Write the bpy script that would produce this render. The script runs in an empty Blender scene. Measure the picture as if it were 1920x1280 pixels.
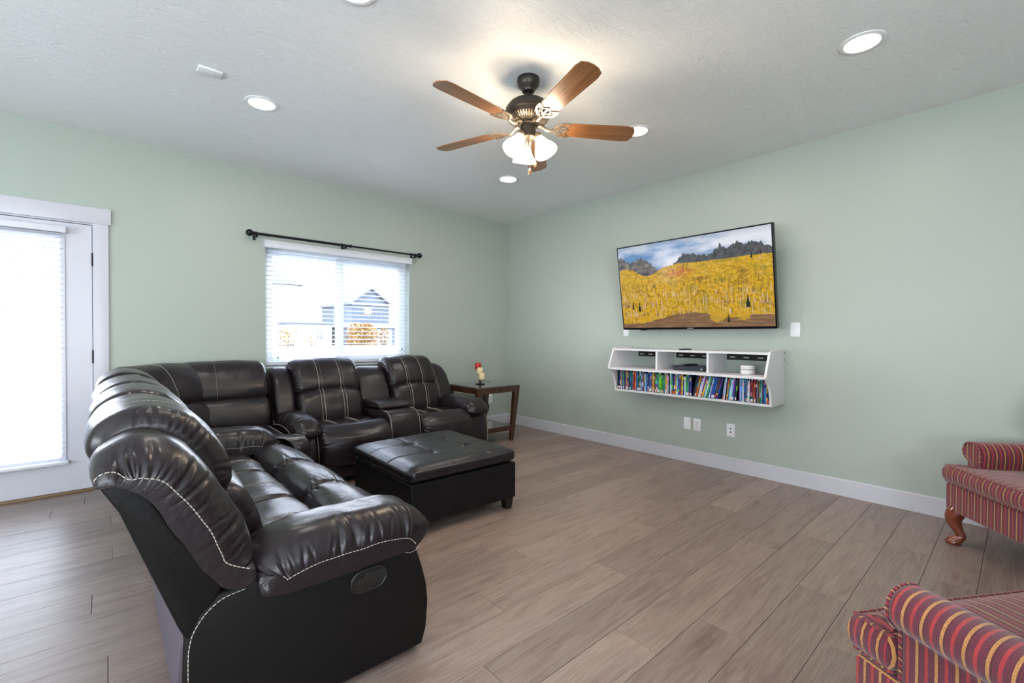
import bpy, bmesh, math, random
from mathutils import Vector, Matrix, noise
sc = bpy.context.scene
COL = sc.collection
rnd = random.Random(7)
PI = math.pi
H = 2.74

# ------------------------------------------------------------------ camera, sky, exposure
cam_d = bpy.data.cameras.new('camera')
cam = bpy.data.objects.new('camera', cam_d); COL.objects.link(cam); sc.camera = cam
CP = Vector((-4.16196, -4.75920, 1.19834)); YAW, PITCH, ROLL, FPX = 0.842877, -0.0122468, 0.00408428, 854.096
_f = Vector((math.cos(YAW), math.sin(YAW), 0)); _r = Vector((math.sin(YAW), -math.cos(YAW), 0)); _u = Vector((0, 0, 1))
_f2 = _f*math.cos(PITCH) + _u*math.sin(PITCH); _u2 = _u*math.cos(PITCH) - _f*math.sin(PITCH)
_r3 = _r*math.cos(ROLL) + _u2*math.sin(ROLL); _u3 = _u2*math.cos(ROLL) - _r*math.sin(ROLL)
M = Matrix((_r3, _u3, -_f2)).transposed().to_4x4(); M.translation = CP
cam.matrix_world = M
cam_d.sensor_width = 36; cam_d.lens = 36*FPX/1920; cam_d.clip_start = .02; cam_d.clip_end = 400
vs = sc.view_settings
vs.view_transform = 'Standard'; vs.look = 'None'; vs.gamma = 1; vs.use_curve_mapping = False; vs.exposure = 0.48
sc.cycles.use_denoising = True; sc.cycles.max_bounces = 10; sc.cycles.transparent_max_bounces = 24
sc.cycles.sample_clamp_indirect = 6; sc.cycles.caustics_reflective = False; sc.cycles.caustics_refractive = False
world = bpy.data.worlds.new('sky'); sc.world = world; world.use_nodes = True
wn = world.node_tree; bg = wn.nodes['Background']
_tc = wn.nodes.new('ShaderNodeTexCoord'); _sp = wn.nodes.new('ShaderNodeSeparateXYZ'); _rp = wn.nodes.new('ShaderNodeValToRGB')
wn.links.new(_tc.outputs['Generated'], _sp.inputs[0]); wn.links.new(_sp.outputs['Z'], _rp.inputs[0]); wn.links.new(_rp.outputs[0], bg.inputs[0])
_rp.color_ramp.elements[0].color = (.95, .97, 1, 1); _rp.color_ramp.elements[0].position = 0
_rp.color_ramp.elements[1].color = (.62, .78, 1, 1); _rp.color_ramp.elements[1].position = .8
SKY = 12.0
bg.inputs[1].default_value = SKY
LAMP = 85.0      # recessed discs
BULB = 34.0      # fan shades

def area(name, loc, rot, sx, sy, power, color, portal=False):
    l = bpy.data.lights.new(name, 'AREA'); l.shape = 'RECTANGLE'; l.size = sx; l.size_y = sy; l.energy = power; l.color = color
    if portal: l.cycles.is_portal = True
    o = bpy.data.objects.new(name, l); COL.objects.link(o); o.location = loc; o.rotation_euler = rot
    return o
# daylight portals in the window and the door glass
area('window_portal', (-2.28, .16, 1.46), (-PI/2, 0, 0), 1.6, 1.2, 1, (1, 1, 1), True)
area('door_portal', (-4.71, .10, 1.1), (-PI/2, 0, 0), .75, 1.75, 1, (1, 1, 1), True)
# fill lights added out of view to brighten the ceiling; no windows there
area('rear_fill_light', (-5.2, -7.35, 1.4), (PI/2+.65, 0, 0), 3.0, 1.5, 210, (.82, .91, 1))
area('side_fill_light', (-7.85, -3.6, 1.4), (PI/2+.65, 0, -PI/2), 3.0, 1.6, 200, (.80, .90, 1))

# ------------------------------------------------------------------ materials
def mat(name, color=(.5, .5, .5), rough=.5, metal=0., coat=0., sheen=0., spec=.5, bump=None, emit=None, estr=0., ior=None):
    m = bpy.data.materials.new(name); m.use_nodes = True
    b = m.node_tree.nodes['Principled BSDF']
    b.inputs['Base Color'].default_value = (*color, 1); b.inputs['Roughness'].default_value = rough
    b.inputs['Metallic'].default_value = metal; b.inputs['Coat Weight'].default_value = coat
    b.inputs['Sheen Weight'].default_value = sheen; b.inputs['Specular IOR Level'].default_value = spec
    if emit: b.inputs['Emission Color'].default_value = (*emit, 1); b.inputs['Emission Strength'].default_value = estr
    if bump:
        scale, strength, dist = bump[:3]
        nt = m.node_tree; n = nt.nodes.new('ShaderNodeTexNoise'); n.inputs['Scale'].default_value = scale
        n.inputs['Detail'].default_value = bump[3] if len(bump) > 3 else 3
        tc = nt.nodes.new('ShaderNodeTexCoord'); nt.links.new(tc.outputs['Object'], n.inputs['Vector'])
        bp = nt.nodes.new('ShaderNodeBump'); bp.inputs['Strength'].default_value = strength; bp.inputs['Distance'].default_value = dist
        nt.links.new(n.outputs[0], bp.inputs['Height']); nt.links.new(bp.outputs[0], b.inputs['Normal'])
    return m

def N(m, t, **kw):
    n = m.node_tree.nodes.new(t)
    for k, v in kw.items():
        if k in n.inputs: n.inputs[k].default_value = v
        else: setattr(n, k, v)
    return n
def LK(m, a, b): m.node_tree.links.new(a, b)
def ramp(m, src, stops, interp='LINEAR'):
    r = m.node_tree.nodes.new('ShaderNodeValToRGB'); cr = r.color_ramp; cr.interpolation = interp
    while len(cr.elements) < len(stops): cr.elements.new(.5)
    for e, (p, c) in zip(cr.elements, stops): e.position = p; e.color = (*c, 1)
    LK(m, src, r.inputs[0]); return r.outputs[0]
def bsdf(m): return m.node_tree.nodes['Principled BSDF']

def leather(name, color, rough, bs=.25):
    m = mat(name, color, rough, spec=.45 if rough < .45 else .22)
    tc = N(m, 'ShaderNodeTexCoord')
    v = N(m, 'ShaderNodeTexVoronoi', Scale=260.); LK(m, tc.outputs['Object'], v.inputs['Vector'])
    n2 = N(m, 'ShaderNodeTexNoise', Scale=22., Detail=4., Distortion=1.2); LK(m, tc.outputs['Object'], n2.inputs['Vector'])
    b1 = N(m, 'ShaderNodeBump', Strength=bs, Distance=.0006); LK(m, v.outputs['Distance'], b1.inputs['Height'])
    b2 = N(m, 'ShaderNodeBump', Strength=.35, Distance=.004); LK(m, n2.outputs[0], b2.inputs['Height']); LK(m, b1.outputs[0], b2.inputs['Normal'])
    LK(m, b2.outputs[0], bsdf(m).inputs['Normal'])
    n3 = N(m, 'ShaderNodeTexNoise', Scale=5., Detail=3.); LK(m, tc.outputs['Object'], n3.inputs['Vector'])
    mr = N(m, 'ShaderNodeMapRange'); mr.inputs['To Min'].default_value = rough-.06; mr.inputs['To Max'].default_value = rough+.08
    LK(m, n3.outputs[0], mr.inputs['Value']); LK(m, mr.outputs[0], bsdf(m).inputs['Roughness'])
    return m

LEA = leather('dark_brown_leather', (.014, .0085, .0108), .30)
LEA_M = leather('matte_leather', (.0045, .0036, .0034), .55, .12)
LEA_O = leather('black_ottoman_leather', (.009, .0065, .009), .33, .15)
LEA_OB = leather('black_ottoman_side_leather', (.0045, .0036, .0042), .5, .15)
BLK = mat('black_lining', (.006, .006, .006), .8)
THR = mat('beige_thread', (.50, .45, .38), .7)
WHT = mat('white_trim_paint', (.60, .59, .64), .35, bump=(60, .05, .002))
VIN = mat('white_vinyl', (.80, .83, .88), .35)
SLT = mat('white_slat', (.70, .71, .75), .45)
IRON = mat('black_rod_metal', (.012, .013, .018), .35, .6)
HING = mat('dark_bronze_hinge', (.03, .022, .02), .4, .8)
PLATE = mat('white_plate_plastic', (.82, .82, .84), .3)
SLOT = mat('dark_slot', (.02, .02, .02), .6)
SHELFM = mat('white_laminate', (.74, .72, .73), .4)
GLASSM = mat('clear', (1, 1, 1), .0)

def glass(name, tint=(1, 1, 1), refl=.08):
    m = bpy.data.materials.new(name); m.use_nodes = True; nt = m.node_tree; nt.nodes.remove(nt.nodes['Principled BSDF'])
    out = nt.nodes['Material Output']; t = nt.nodes.new('ShaderNodeBsdfTransparent'); t.inputs[0].default_value = (*tint, 1)
    g = nt.nodes.new('ShaderNodeBsdfGlossy'); g.inputs['Roughness'].default_value = .02
    mx = nt.nodes.new('ShaderNodeMixShader'); mx.inputs[0].default_value = refl
    nt.links.new(t.outputs[0], mx.inputs[1]); nt.links.new(g.outputs[0], mx.inputs[2]); nt.links.new(mx.outputs[0], out.inputs[0])
    return m
PANE = glass('window_glass', (.97, .98, 1), .05)

def wall_mat(name, color):
    m = mat(name, color, .42, spec=.4)
    tc = N(m, 'ShaderNodeTexCoord')
    n = N(m, 'ShaderNodeTexNoise', Scale=9., Detail=8., Roughness=.65, Distortion=.8); LK(m, tc.outputs['Object'], n.inputs['Vector'])
    n2 = N(m, 'ShaderNodeTexNoise', Scale=130., Detail=2.); LK(m, tc.outputs['Object'], n2.inputs['Vector'])
    b1 = N(m, 'ShaderNodeBump', Strength=.25, Distance=.006); LK(m, n.outputs[0], b1.inputs['Height'])
    b2 = N(m, 'ShaderNodeBump', Strength=.12, Distance=.002); LK(m, n2.outputs[0], b2.inputs['Height']); LK(m, b1.outputs[0], b2.inputs['Normal'])
    LK(m, b2.outputs[0], bsdf(m).inputs['Normal'])
    return m
WALL = wall_mat('sage_wall_paint', (.41, .455, .40))
CEIL = mat('ceiling_paint', (.83, .85, .84), .5, spec=.35)
def _ceil():
    m = CEIL; tc = N(m, 'ShaderNodeTexCoord'); mp = N(m, 'ShaderNodeMapping'); mp.inputs['Scale'].default_value = (2.2, 7., 1)
    mp.inputs['Rotation'].default_value = (0, 0, .5)
    LK(m, tc.outputs['Object'], mp.inputs['Vector'])
    n = N(m, 'ShaderNodeTexNoise', Scale=1.6, Detail=7., Roughness=.6, Distortion=2.5); LK(m, mp.outputs[0], n.inputs['Vector'])
    c = ramp(m, n.outputs[0], [(.40, (0, 0, 0)), (.47, (1, 1, 1)), (.50, (.55, .55, .55)), (.56, (.9, .9, .9)), (.60, (.5, .5, .5))])
    b = N(m, 'ShaderNodeBump', Strength=.38, Distance=.004); LK(m, c, b.inputs['Height']); LK(m, b.outputs[0], bsdf(m).inputs['Normal'])
_ceil()

def floor_mat():
    m = mat('oak_plank', (.3, .22, .18), .36, spec=.5)
    tc = N(m, 'ShaderNodeTexCoord'); oi = N(m, 'ShaderNodeObjectInfo')
    ml = N(m, 'ShaderNodeVectorMath', operation='SCALE'); cb = N(m, 'ShaderNodeCombineXYZ')
    ad = N(m, 'ShaderNodeVectorMath', operation='ADD')
    mt = N(m, 'ShaderNodeMath', operation='MULTIPLY'); mt.inputs[1].default_value = 37.
    LK(m, oi.outputs['Random'], mt.inputs[0])
    for i in range(3): LK(m, mt.outputs[0], cb.inputs[i])
    LK(m, tc.outputs['Object'], ad.inputs[0]); LK(m, cb.outputs[0], ad.inputs[1])
    mp = N(m, 'ShaderNodeMapping'); mp.inputs['Scale'].default_value = (1.1, 9., 1.); LK(m, ad.outputs[0], mp.inputs['Vector'])
    n = N(m, 'ShaderNodeTexNoise', Scale=2.2, Detail=7., Roughness=.62, Distortion=1.1); LK(m, mp.outputs[0], n.inputs['Vector'])
    mp2 = N(m, 'ShaderNodeMapping'); mp2.inputs['Scale'].default_value = (3., 90., 1.); LK(m, ad.outputs[0], mp2.inputs['Vector'])
    n2 = N(m, 'ShaderNodeTexNoise', Scale=2., Detail=3.); LK(m, mp2.outputs[0], n2.inputs['Vector'])
    c1 = ramp(m, n.outputs[0], [(.28, (.200, .134, .110)), (.45, (.300, .212, .178)), (.58, (.345, .255, .212)), (.75, (.256, .192, .166))])
    c2 = ramp(m, n2.outputs[0], [(.3, (.80, .78, .78)), (.7, (1.1, 1.1, 1.1))])
    mx = N(m, 'ShaderNodeMix', data_type='RGBA', blend_type='MULTIPLY'); mx.inputs[0].default_value = 1
    LK(m, c1, mx.inputs[6]); LK(m, c2, mx.inputs[7])
    hv = N(m, 'ShaderNodeHueSaturation'); LK(m, mx.outputs[2], hv.inputs['Color'])
    mr = N(m, 'ShaderNodeMapRange'); mr.inputs['To Min'].default_value = .74; mr.inputs['To Max'].default_value = .98
    LK(m, oi.outputs['Random'], mr.inputs['Value']); LK(m, mr.outputs[0], hv.inputs['Value'])
    LK(m, hv.outputs[0], bsdf(m).inputs['Base Color'])
    b = N(m, 'ShaderNodeBump', Strength=.12, Distance=.002); LK(m, n2.outputs[0], b.inputs['Height']); LK(m, b.outputs[0], bsdf(m).inputs['Normal'])
    return m
OAK = floor_mat()

def wood(name, c0, c1, rough, sc_=(1, 14, 14), coat=.3):
    m = mat(name, c0, rough, coat=coat); tc = N(m, 'ShaderNodeTexCoord'); mp = N(m, 'ShaderNodeMapping'); mp.inputs['Scale'].default_value = sc_
    LK(m, tc.outputs['Object'], mp.inputs['Vector'])
    n = N(m, 'ShaderNodeTexNoise', Scale=3., Detail=6., Distortion=.7); LK(m, mp.outputs[0], n.inputs['Vector'])
    LK(m, ramp(m, n.outputs[0], [(.3, c0), (.7, c1)]), bsdf(m).inputs['Base Color']); return m
BLADE = wood('walnut_blade', (.145, .055, .018), (.27, .12, .04), .3)
WALN = wood('dark_walnut', (.026, .009, .004), (.075, .027, .008), .35, (12, 12, 1.5))
CHERRY = wood('cherry_leg', (.13, .02, .008), (.20, .045, .015), .15, (8, 8, 2), .8)
BRONZE = mat('oiled_bronze', (.05, .042, .034), .4, .75)
BRASSY = mat('antique_brass', (.28, .22, .16), .38, .8)

def stripe_mat():
    m = mat('striped_chenille', (.3, .05, .05), .85, sheen=.35, bump=(900, .5, .0015))
    uv = N(m, 'ShaderNodeUVMap'); sp = N(m, 'ShaderNodeSeparateXYZ'); LK(m, uv.outputs[0], sp.inputs[0])
    dv = N(m, 'ShaderNodeMath', operation='DIVIDE'); dv.inputs[1].default_value = .041; LK(m, sp.outputs[0], dv.inputs[0])
    fr = N(m, 'ShaderNodeMath', operation='FRACT'); LK(m, dv.outputs[0], fr.inputs[0])
    P1, P2 = (.090, .008, .017), (.145, .016, .040)
    G, R = (.50, .22, .062), (.40, .026, .028)
    st = [(0, P1), (.05, G), (.21, P1), (.26, P2), (.33, P1), (.37, P2), (.44, P1), (.48, P2), (.55, R), (.72, P1), (.76, P2), (.83, P1), (.87, P2), (.94, P1)]
    col = ramp(m, fr.outputs[0], st, 'CONSTANT')
    tc = N(m, 'ShaderNodeTexCoord'); n = N(m, 'ShaderNodeTexNoise', Scale=420., Detail=2.); LK(m, tc.outputs['Object'], n.inputs['Vector'])
    c2 = ramp(m, n.outputs[0], [(.35, (.62, .62, .62)), (.65, (1.15, 1.15, 1.15))])
    mx = N(m, 'ShaderNodeMix', data_type='RGBA', blend_type='MULTIPLY'); mx.inputs[0].default_value = 1
    LK(m, col, mx.inputs[6]); LK(m, c2, mx.inputs[7]); LK(m, mx.outputs[2], bsdf(m).inputs['Base Color'])
    return m
STRIPE = stripe_mat()

# ------------------------------------------------------------------ helpers
def link(name, me, m=None, parent=None, loc=None, rot=None, smooth=False, sharp=None):
    o = bpy.data.objects.new(name, me); COL.objects.link(o)
    if m:
        for x in (m if isinstance(m, (list, tuple)) else [m]): me.materials.append(x)
    if parent: o.parent = parent
    if loc is not None: o.location = loc
    if rot is not None: o.rotation_euler = rot
    if smooth:
        me.polygons.foreach_set('use_smooth', [True]*len(me.polygons))
        if sharp: me.set_sharp_from_angle(angle=sharp)
    return o
def bm_obj(name, bm, m=None, parent=None, loc=None, rot=None, smooth=False, sharp=None):
    me = bpy.data.meshes.new(name); bmesh.ops.recalc_face_normals(bm, faces=bm.faces); bm.to_mesh(me); bm.free()
    return link(name, me, m, parent, loc, rot, smooth, sharp)
def empty(name, loc, rz=0, label=None, cat=None, group=None, kind=None):
    o = bpy.data.objects.new(name, None); COL.objects.link(o); o.location = loc; o.rotation_euler = (0, 0, rz)
    o.empty_display_size = .1
    return tag(o, label, cat, group, kind)
def tag(o, label=None, cat=None, group=None, kind=None):
    if label: o['label'] = label
    if cat: o['category'] = cat
    if group: o['group'] = group
    if kind: o['kind'] = kind
    return o
def add_box(bm, a, b, bev=0., seg=2, mi=0):
    a = Vector(a); b = Vector(b)
    r = bmesh.ops.create_cube(bm, size=1); vs_ = r['verts']
    for v in vs_: v.co = Vector(((a.x+b.x)/2 + v.co.x*abs(b.x-a.x), (a.y+b.y)/2 + v.co.y*abs(b.y-a.y), (a.z+b.z)/2 + v.co.z*abs(b.z-a.z)))
    fs = set(f for v in vs_ for f in v.link_faces)
    for f in fs: f.material_index = mi
    if bev:
        es = list(set(e for v in vs_ for e in v.link_edges))
        bmesh.ops.bevel(bm, geom=es, offset=bev, segments=seg, profile=.5, affect='EDGES', material=mi)
    return vs_
def box(name, a, b, m, parent=None, bev=0., seg=2, loc=None, rot=None):
    bm = bmesh.new(); add_box(bm, a, b, bev, seg)
    return bm_obj(name, bm, m, parent, loc, rot, smooth=bev > 0, sharp=.7 if bev else None)
def add_tube(bm, pts, r, n=8, cap=True, mi=0):
    pts = [Vector(p) for p in pts]; rings = []
    rs = r if isinstance(r, (list, tuple)) else [r]*len(pts)
    up = None
    for i, p in enumerate(pts):
        t = (pts[min(i+1, len(pts)-1)] - pts[max(i-1, 0)]).normalized()
        if up is None:
            up = Vector((0, 0, 1)) if abs(t.z) < .9 else Vector((1, 0, 0))
        x = (up - t*up.dot(t)).normalized(); up = x; y = t.cross(x)
        rings.append([bm.verts.new(p + (x*math.cos(2*PI*k/n) + y*math.sin(2*PI*k/n))*rs[i]) for k in range(n)])
    for a, b in zip(rings, rings[1:]):
        for k in range(n):
            f = bm.faces.new((a[k], a[(k+1) % n], b[(k+1) % n], b[k])); f.material_index = mi
    if cap:
        bm.faces.new(rings[0]).material_index = mi; bm.faces.new(rings[-1][::-1]).material_index = mi
def tube(name, pts, r, m, parent=None, n=8, **kw):
    bm = bmesh.new(); add_tube(bm, pts, r, n); return bm_obj(name, bm, m, parent, smooth=True, sharp=1.0, **kw)
def add_lathe(bm, prof, c=(0, 0, 0), n=32, axis='z', mi=0, cap=False):
    rings = []
    for r, z in prof:
        ring = []
        for k in range(n):
            a = 2*PI*k/n
            p = {'z': (r*math.cos(a), r*math.sin(a), z), 'y': (r*math.cos(a), z, r*math.sin(a)), 'x': (z, r*math.cos(a), r*math.sin(a))}[axis]
            ring.append(bm.verts.new(Vector(p) + Vector(c)))
        rings.append(ring)
    for a, b in zip(rings, rings[1:]):
        for k in range(n): bm.faces.new((a[k], a[(k+1) % n], b[(k+1) % n], b[k])).material_index = mi
    if cap: bm.faces.new(rings[0]); bm.faces.new(rings[-1])
def lathe(name, prof, m, parent=None, c=(0, 0, 0), n=32, axis='z', loc=None, rot=None, cap=False, sharp=.7):
    bm = bmesh.new(); add_lathe(bm, prof, c, n, axis, 0, cap); return bm_obj(name, bm, m, parent, loc, rot, True, sharp)
def prism(name, pts, w0, w1, m, parent=None, bev=0., seg=3, plane='xz', loc=None, rot=None, sharp=.6):
    """pts: 2-D outline, extruded from w0 to w1 along the third axis."""
    def P(a, b, w): return {'xz': (a, w, b), 'xy': (a, b, w), 'yz': (w, a, b)}[plane]
    bm = bmesh.new()
    A = [bm.verts.new(P(a, b, w0)) for a, b in pts]; B = [bm.verts.new(P(a, b, w1)) for a, b in pts]
    n = len(pts); fa = bm.faces.new(A); fb = bm.faces.new(B[::-1])
    for k in range(n): bm.faces.new((A[k], B[k], B[(k+1) % n], A[(k+1) % n]))
    if bev:
        es = list(set(list(fa.edges) + list(fb.edges)))
        bmesh.ops.recalc_face_normals(bm, faces=bm.faces)
        bmesh.ops.bevel(bm, geom=es, offset=bev, segments=seg, profile=.5, affect='EDGES')
    return bm_obj(name, bm, m, parent, loc, rot, True, sharp)
def catmull(pts, closed=True, sub=10):
    out = []; n = len(pts)
    rng = range(n) if closed else range(n-1)
    for i in rng:
        g = (lambda j: pts[j % n]) if closed else (lambda j: pts[max(0, min(n-1, j))])
        p0, p1, p2, p3 = g(i-1), g(i), g(i+1), g(i+2)
        for k in range(sub):
            t = k/sub
            out.append(tuple(.5*((2*b) + (-a+c)*t + (2*a-5*b+4*c-d)*t*t + (-a+3*b-3*c+d)*t**3) for a, b, c, d in zip(p0, p1, p2, p3)))
    if not closed: out.append(tuple(pts[-1]))
    return out
def resample(pts, n, closed=True):
    P = [Vector(p) for p in pts]
    if closed: P.append(P[0])
    L = [0]
    for a, b in zip(P, P[1:]): L.append(L[-1] + (b-a).length)
    out = []; j = 0
    for k in range(n):
        s = L[-1]*k/(n if closed else n-1)
        while j < len(L)-2 and L[j+1] < s: j += 1
        t = (s-L[j])/max(L[j+1]-L[j], 1e-9); out.append(P[j].lerp(P[j+1], min(t, 1)))
    return out, L[-1]
def smooth01(x): x = max(0., min(1., x)); return x*x*(3-2*x)

class Puff:
    """A stuffed cushion: a closed profile swept across the width, rounded at both sides, with gathered pleats at its seams."""
    def __init__(s, prof, w0, w1, rim=(.05, .05), inset=(.05, .05), ns=110, nw=20, pleats=(), grooves=(), warp=None, crown=0., wr=.0015, seed=0, shp=10, nsm=5, arc=None):
        pts, s.L = resample(catmull(prof, True, shp), ns)
        area2 = sum(a.x*b.y - b.x*a.y for a, b in zip(pts, pts[1:]+pts[:1]))
        if area2 < 0: pts = [pts[0]] + pts[1:][::-1]
        s.pts = pts; s.ns = ns; nr = []
        for i in range(ns):
            t = pts[(i+1) % ns] - pts[i-1]; nr.append(Vector((t.y, -t.x)).normalized())
        for _ in range(nsm): nr = [(nr[i-1] + nr[i]*2 + nr[(i+1) % ns]).normalized() for i in range(ns)]
        s.nr = nr; s.w0, s.w1 = w0, w1; s.rim, s.inset = rim, inset
        s.pleats, s.grooves, s.warp, s.crown, s.wr, s.seed = pleats, grooves, warp, crown, wr, seed
        s.wt = [1.]*ns; s.rampw = .12
        if arc:      # inset only along the stuffed outer arc, between two profile points
            ia = min(range(ns), key=lambda i: (s.pts[i]-Vector(arc[0])).length); ib = min(range(ns), key=lambda i: (s.pts[i]-Vector(arc[1])).length)
            mid = Vector(arc[2]); im = min(range(ns), key=lambda i: (s.pts[i]-mid).length)
            if (im-ia) % ns > (ib-ia) % ns: ia, ib = ib, ia
            n_in = (ib-ia) % ns
            for i in range(ns):
                k = (i-ia) % ns
                if k <= n_in: e = min(k, n_in-k)/ns*s.L; s.wt[i] = smooth01(e/s.rampw)
                else: s.wt[i] = 0.
            s.fa, s.fb = ia/ns, (ia+n_in)/ns
        st = []
        K = 9
        for k in range(K): b = k/(K)*PI/2; st.append((w0 + rim[0]*(1-math.cos(b)), (1-math.sin(b))))
        a, b_ = w0+rim[0], w1-rim[1]
        for k in range(nw+1): st.append((a + (b_-a)*k/nw, 0.))
        for k in range(K-1, -1, -1): b = k/K*PI/2; st.append((w1 - rim[1]*(1-math.cos(b)), (1-math.sin(b))))
        s.st = st
    def at(s, f, w, ins=None, lift=0.):
        i = (f % 1.)*s.ns; i0 = int(i) % s.ns; t = i-int(i)
        p = s.pts[i0].lerp(s.pts[(i0+1) % s.ns], t); n = s.nr[i0].lerp(s.nr[(i0+1) % s.ns], t).normalized()
        if ins is None:
            ins = 0.
            if w < s.w0+s.rim[0] and s.rim[0] > 0: c = 1-(w-s.w0)/s.rim[0]; ins = (1-math.sqrt(max(0, 1-c*c)))
            elif w > s.w1-s.rim[1] and s.rim[1] > 0: c = 1-(s.w1-w)/s.rim[1]; ins = (1-math.sqrt(max(0, 1-c*c)))
        side_ = 0 if w < (s.w0+s.w1)/2 else 1
        wt = s.wt[i0]*(1-t) + s.wt[(i0+1) % s.ns]*t
        d = -ins*s.inset[side_]*wt
        u = (w-s.w0)/(s.w1-s.w0); d += s.crown*(1-(2*u-1)**2)
        for (pf, side, width, depth, reach, slant) in s.pleats:
            dist = ((w-s.w0) if side == 0 else (s.w1-w)) + (1-ins)*s.inset[side]*(1 if side_ == side else 0) + (s.inset[side] if side_ != side else 0)
            if dist < reach:
                g = ((f-pf+.5) % 1.-.5)*s.L - slant*dist
                if abs(g) < width*3:
                    fade = smooth01(1-dist/reach)*smooth01(dist/.022)
                    d -= depth*fade*(math.exp(-(g/width)**2) - .35*math.exp(-((abs(g)-1.6*width)/width)**2))
        for (gw, gd, gwid, f0, f1) in s.grooves:
            if f0 <= f <= f1: d -= gd*math.exp(-((w-gw)/gwid)**2)
        if s.wr:
            q = Vector((f*s.L*5 + s.seed*9.1, w*5, s.seed*3.3)); d += s.wr*4*noise.noise(q)
            q = Vector((f*s.L*17 + s.seed, w*11, s.seed*7.3)); d += s.wr*1.4*noise.noise(q)
        p = p + n*(d+lift)
        v = Vector((p.x, w, p.y))
        if s.warp: v = s.warp(v, u)
        return v
    def mesh(s):
        vs_ = []; ns = s.ns
        for (w, ins) in s.st:
            for i in range(ns): vs_.append(s.at(i/ns, w, ins))
        fs = []
        for j in range(len(s.st)-1):
            for i in range(ns):
                a = j*ns+i; b = j*ns+(i+1) % ns; fs.append((a, b, b+ns, a+ns))
        fs.append(tuple(range(ns))[::-1]); o = (len(s.st)-1)*ns; fs.append(tuple(range(o, o+ns)))
        return vs_, [f[::-1] for f in fs]
    def build(s, name, m, parent=None, loc=None, rot=None, fn=None, uv=None):
        vs_, fs = s.mesh()
        if fn: vs_ = [fn(v) for v in vs_]
        me = bpy.data.meshes.new(name); me.from_pydata([tuple(v) for v in vs_], [], fs); me.update()
        bm = bmesh.new(); bm.from_mesh(me); bmesh.ops.triangulate(bm, faces=[f for f in bm.faces if len(f.verts) > 4])
        bmesh.ops.recalc_face_normals(bm, faces=bm.faces); bm.to_mesh(me); bm.free()
        o = link(name, me, m, parent, loc, rot, smooth=True, sharp=1.2)
        if uv: set_uv(me, uv)
        return o
def set_uv(me, fn):
    uvl = me.uv_layers.new(name='UVMap')
    for p in me.polygons:
        for li in p.loop_indices:
            co = me.vertices[me.loops[li].vertex_index].co; uvl.data[li].uv = (fn(co, p.normal), 0)
def stitches(name, lines, parent, r=.0013, dash=.009, gap=.0035, m=None, solid=False):
    bm = bmesh.new()
    for pts in lines:
        pts = [Vector(p) for p in pts]
        if solid: add_tube(bm, pts, r, 4, False); continue
        L = sum((b-a).length for a, b in zip(pts, pts[1:])); n = max(2, int(L/(dash+gap)))
        q, _ = resample(pts, n*4+1, False)
        for k in range(n): add_tube(bm, [q[k*4], q[k*4+1], q[k*4+3]], r, 4, False)
    return tag(bm_obj(name, bm, m or THR, parent), kind='stuff')
def mk_pleats(rng, sides, f0, f1, n, width=(.005, .012), depth=(.006, .014), reach=(.05, .13), slant=.2):
    out = []
    for side in sides:
        for k in range(n):
            f = f0 + (f1-f0)*(k+.5+rng.uniform(-.35, .35))/n
            out.append((f % 1., side, rng.uniform(*width), rng.uniform(*depth), rng.uniform(*reach), rng.uniform(-slant, slant)))
    return out

# ------------------------------------------------------------------ room shell
X0, Y0 = -8.0, -7.5
sub = box('floor', (X0-.1, Y0-.1, -.12), (.1, .1, -.014), mat('subfloor', (.035, .025, .02), .9)); tag(sub, kind='structure')
PW, PL = .1935, 1.27
joint = {6: -4.215, 9: -4.163, 3: -4.141, 0: -4.145, -3: -4.283, 12: -2.873, 11: -2.459, 15: -2.61, 14: -3.144, 13: -2.221, 17: -1.669, 16: -2.285, 18: -2.061, -1: -3.6}
_pc = {}
def plank_mesh(L, W):
    k = (round(L, 3), round(W, 3))
    if k not in _pc:
        bm = bmesh.new(); g = .0007; c = .0012
        lo = [bm.verts.new(p) for p in ((g, g, -.013), (L-g, g, -.013), (L-g, W-g, -.013), (g, W-g, -.013))]
        mi = [bm.verts.new(p) for p in ((g, g, -c), (L-g, g, -c), (L-g, W-g, -c), (g, W-g, -c))]
        g2 = g+.0008
        hi = [bm.verts.new(p) for p in ((g2, g2, 0), (L-g2, g2, 0), (L-g2, W-g2, 0), (g2, W-g2, 0))]
        for a, b in ((lo, mi), (mi, hi)):
            for i in range(4): bm.faces.new((a[i], a[(i+1) % 4], b[(i+1) % 4], b[i]))
        bm.faces.new(hi); bm.faces.new(lo[::-1])
        me = bpy.data.meshes.new('plank'); bmesh.ops.recalc_face_normals(bm, faces=bm.faces); bm.to_mesh(me); bm.free(); me.materials.append(OAK); _pc[k] = me
    return _pc[k]
planks = []
row = -4
while True:
    yt = min(0., -.758 - PW*row); yb = -.758 - PW*(row+1)
    if yt <= Y0: break
    yb = max(yb, Y0); row_i = row; row += 1
    if yt-yb < .02: continue
    j = joint.get(row_i, -4 + rnd.uniform(0, PL))
    x = j - PL*math.ceil((j-X0)/PL)
    while x < 0:
        a, b = max(x, X0), min(x+PL, 0.); x += PL
        if b-a < .03: continue
        # keep the visible ones as single boards; the unseen strip behind the camera is left to the sub-floor planks further down
        planks.append((a, yb, b-a, yt-yb))
def seen(p): return (p[0]+p[2]+4.16)*math.cos(YAW) + (p[1]+p[3]+4.76)*math.sin(YAW) > -.4
vis = [p for p in planks if seen(p)]; vis.sort(key=lambda p: (p[0]+p[2]/2+4.16)**2 + (p[1]+4.76)**2)
far = vis[298:] + [p for p in planks if not seen(p)]
for a, yb, L, W in vis[:298]:
    o = bpy.data.objects.new('plank', plank_mesh(L, W)); COL.objects.link(o); o.parent = sub; o.location = (a, yb, 0)
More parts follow.
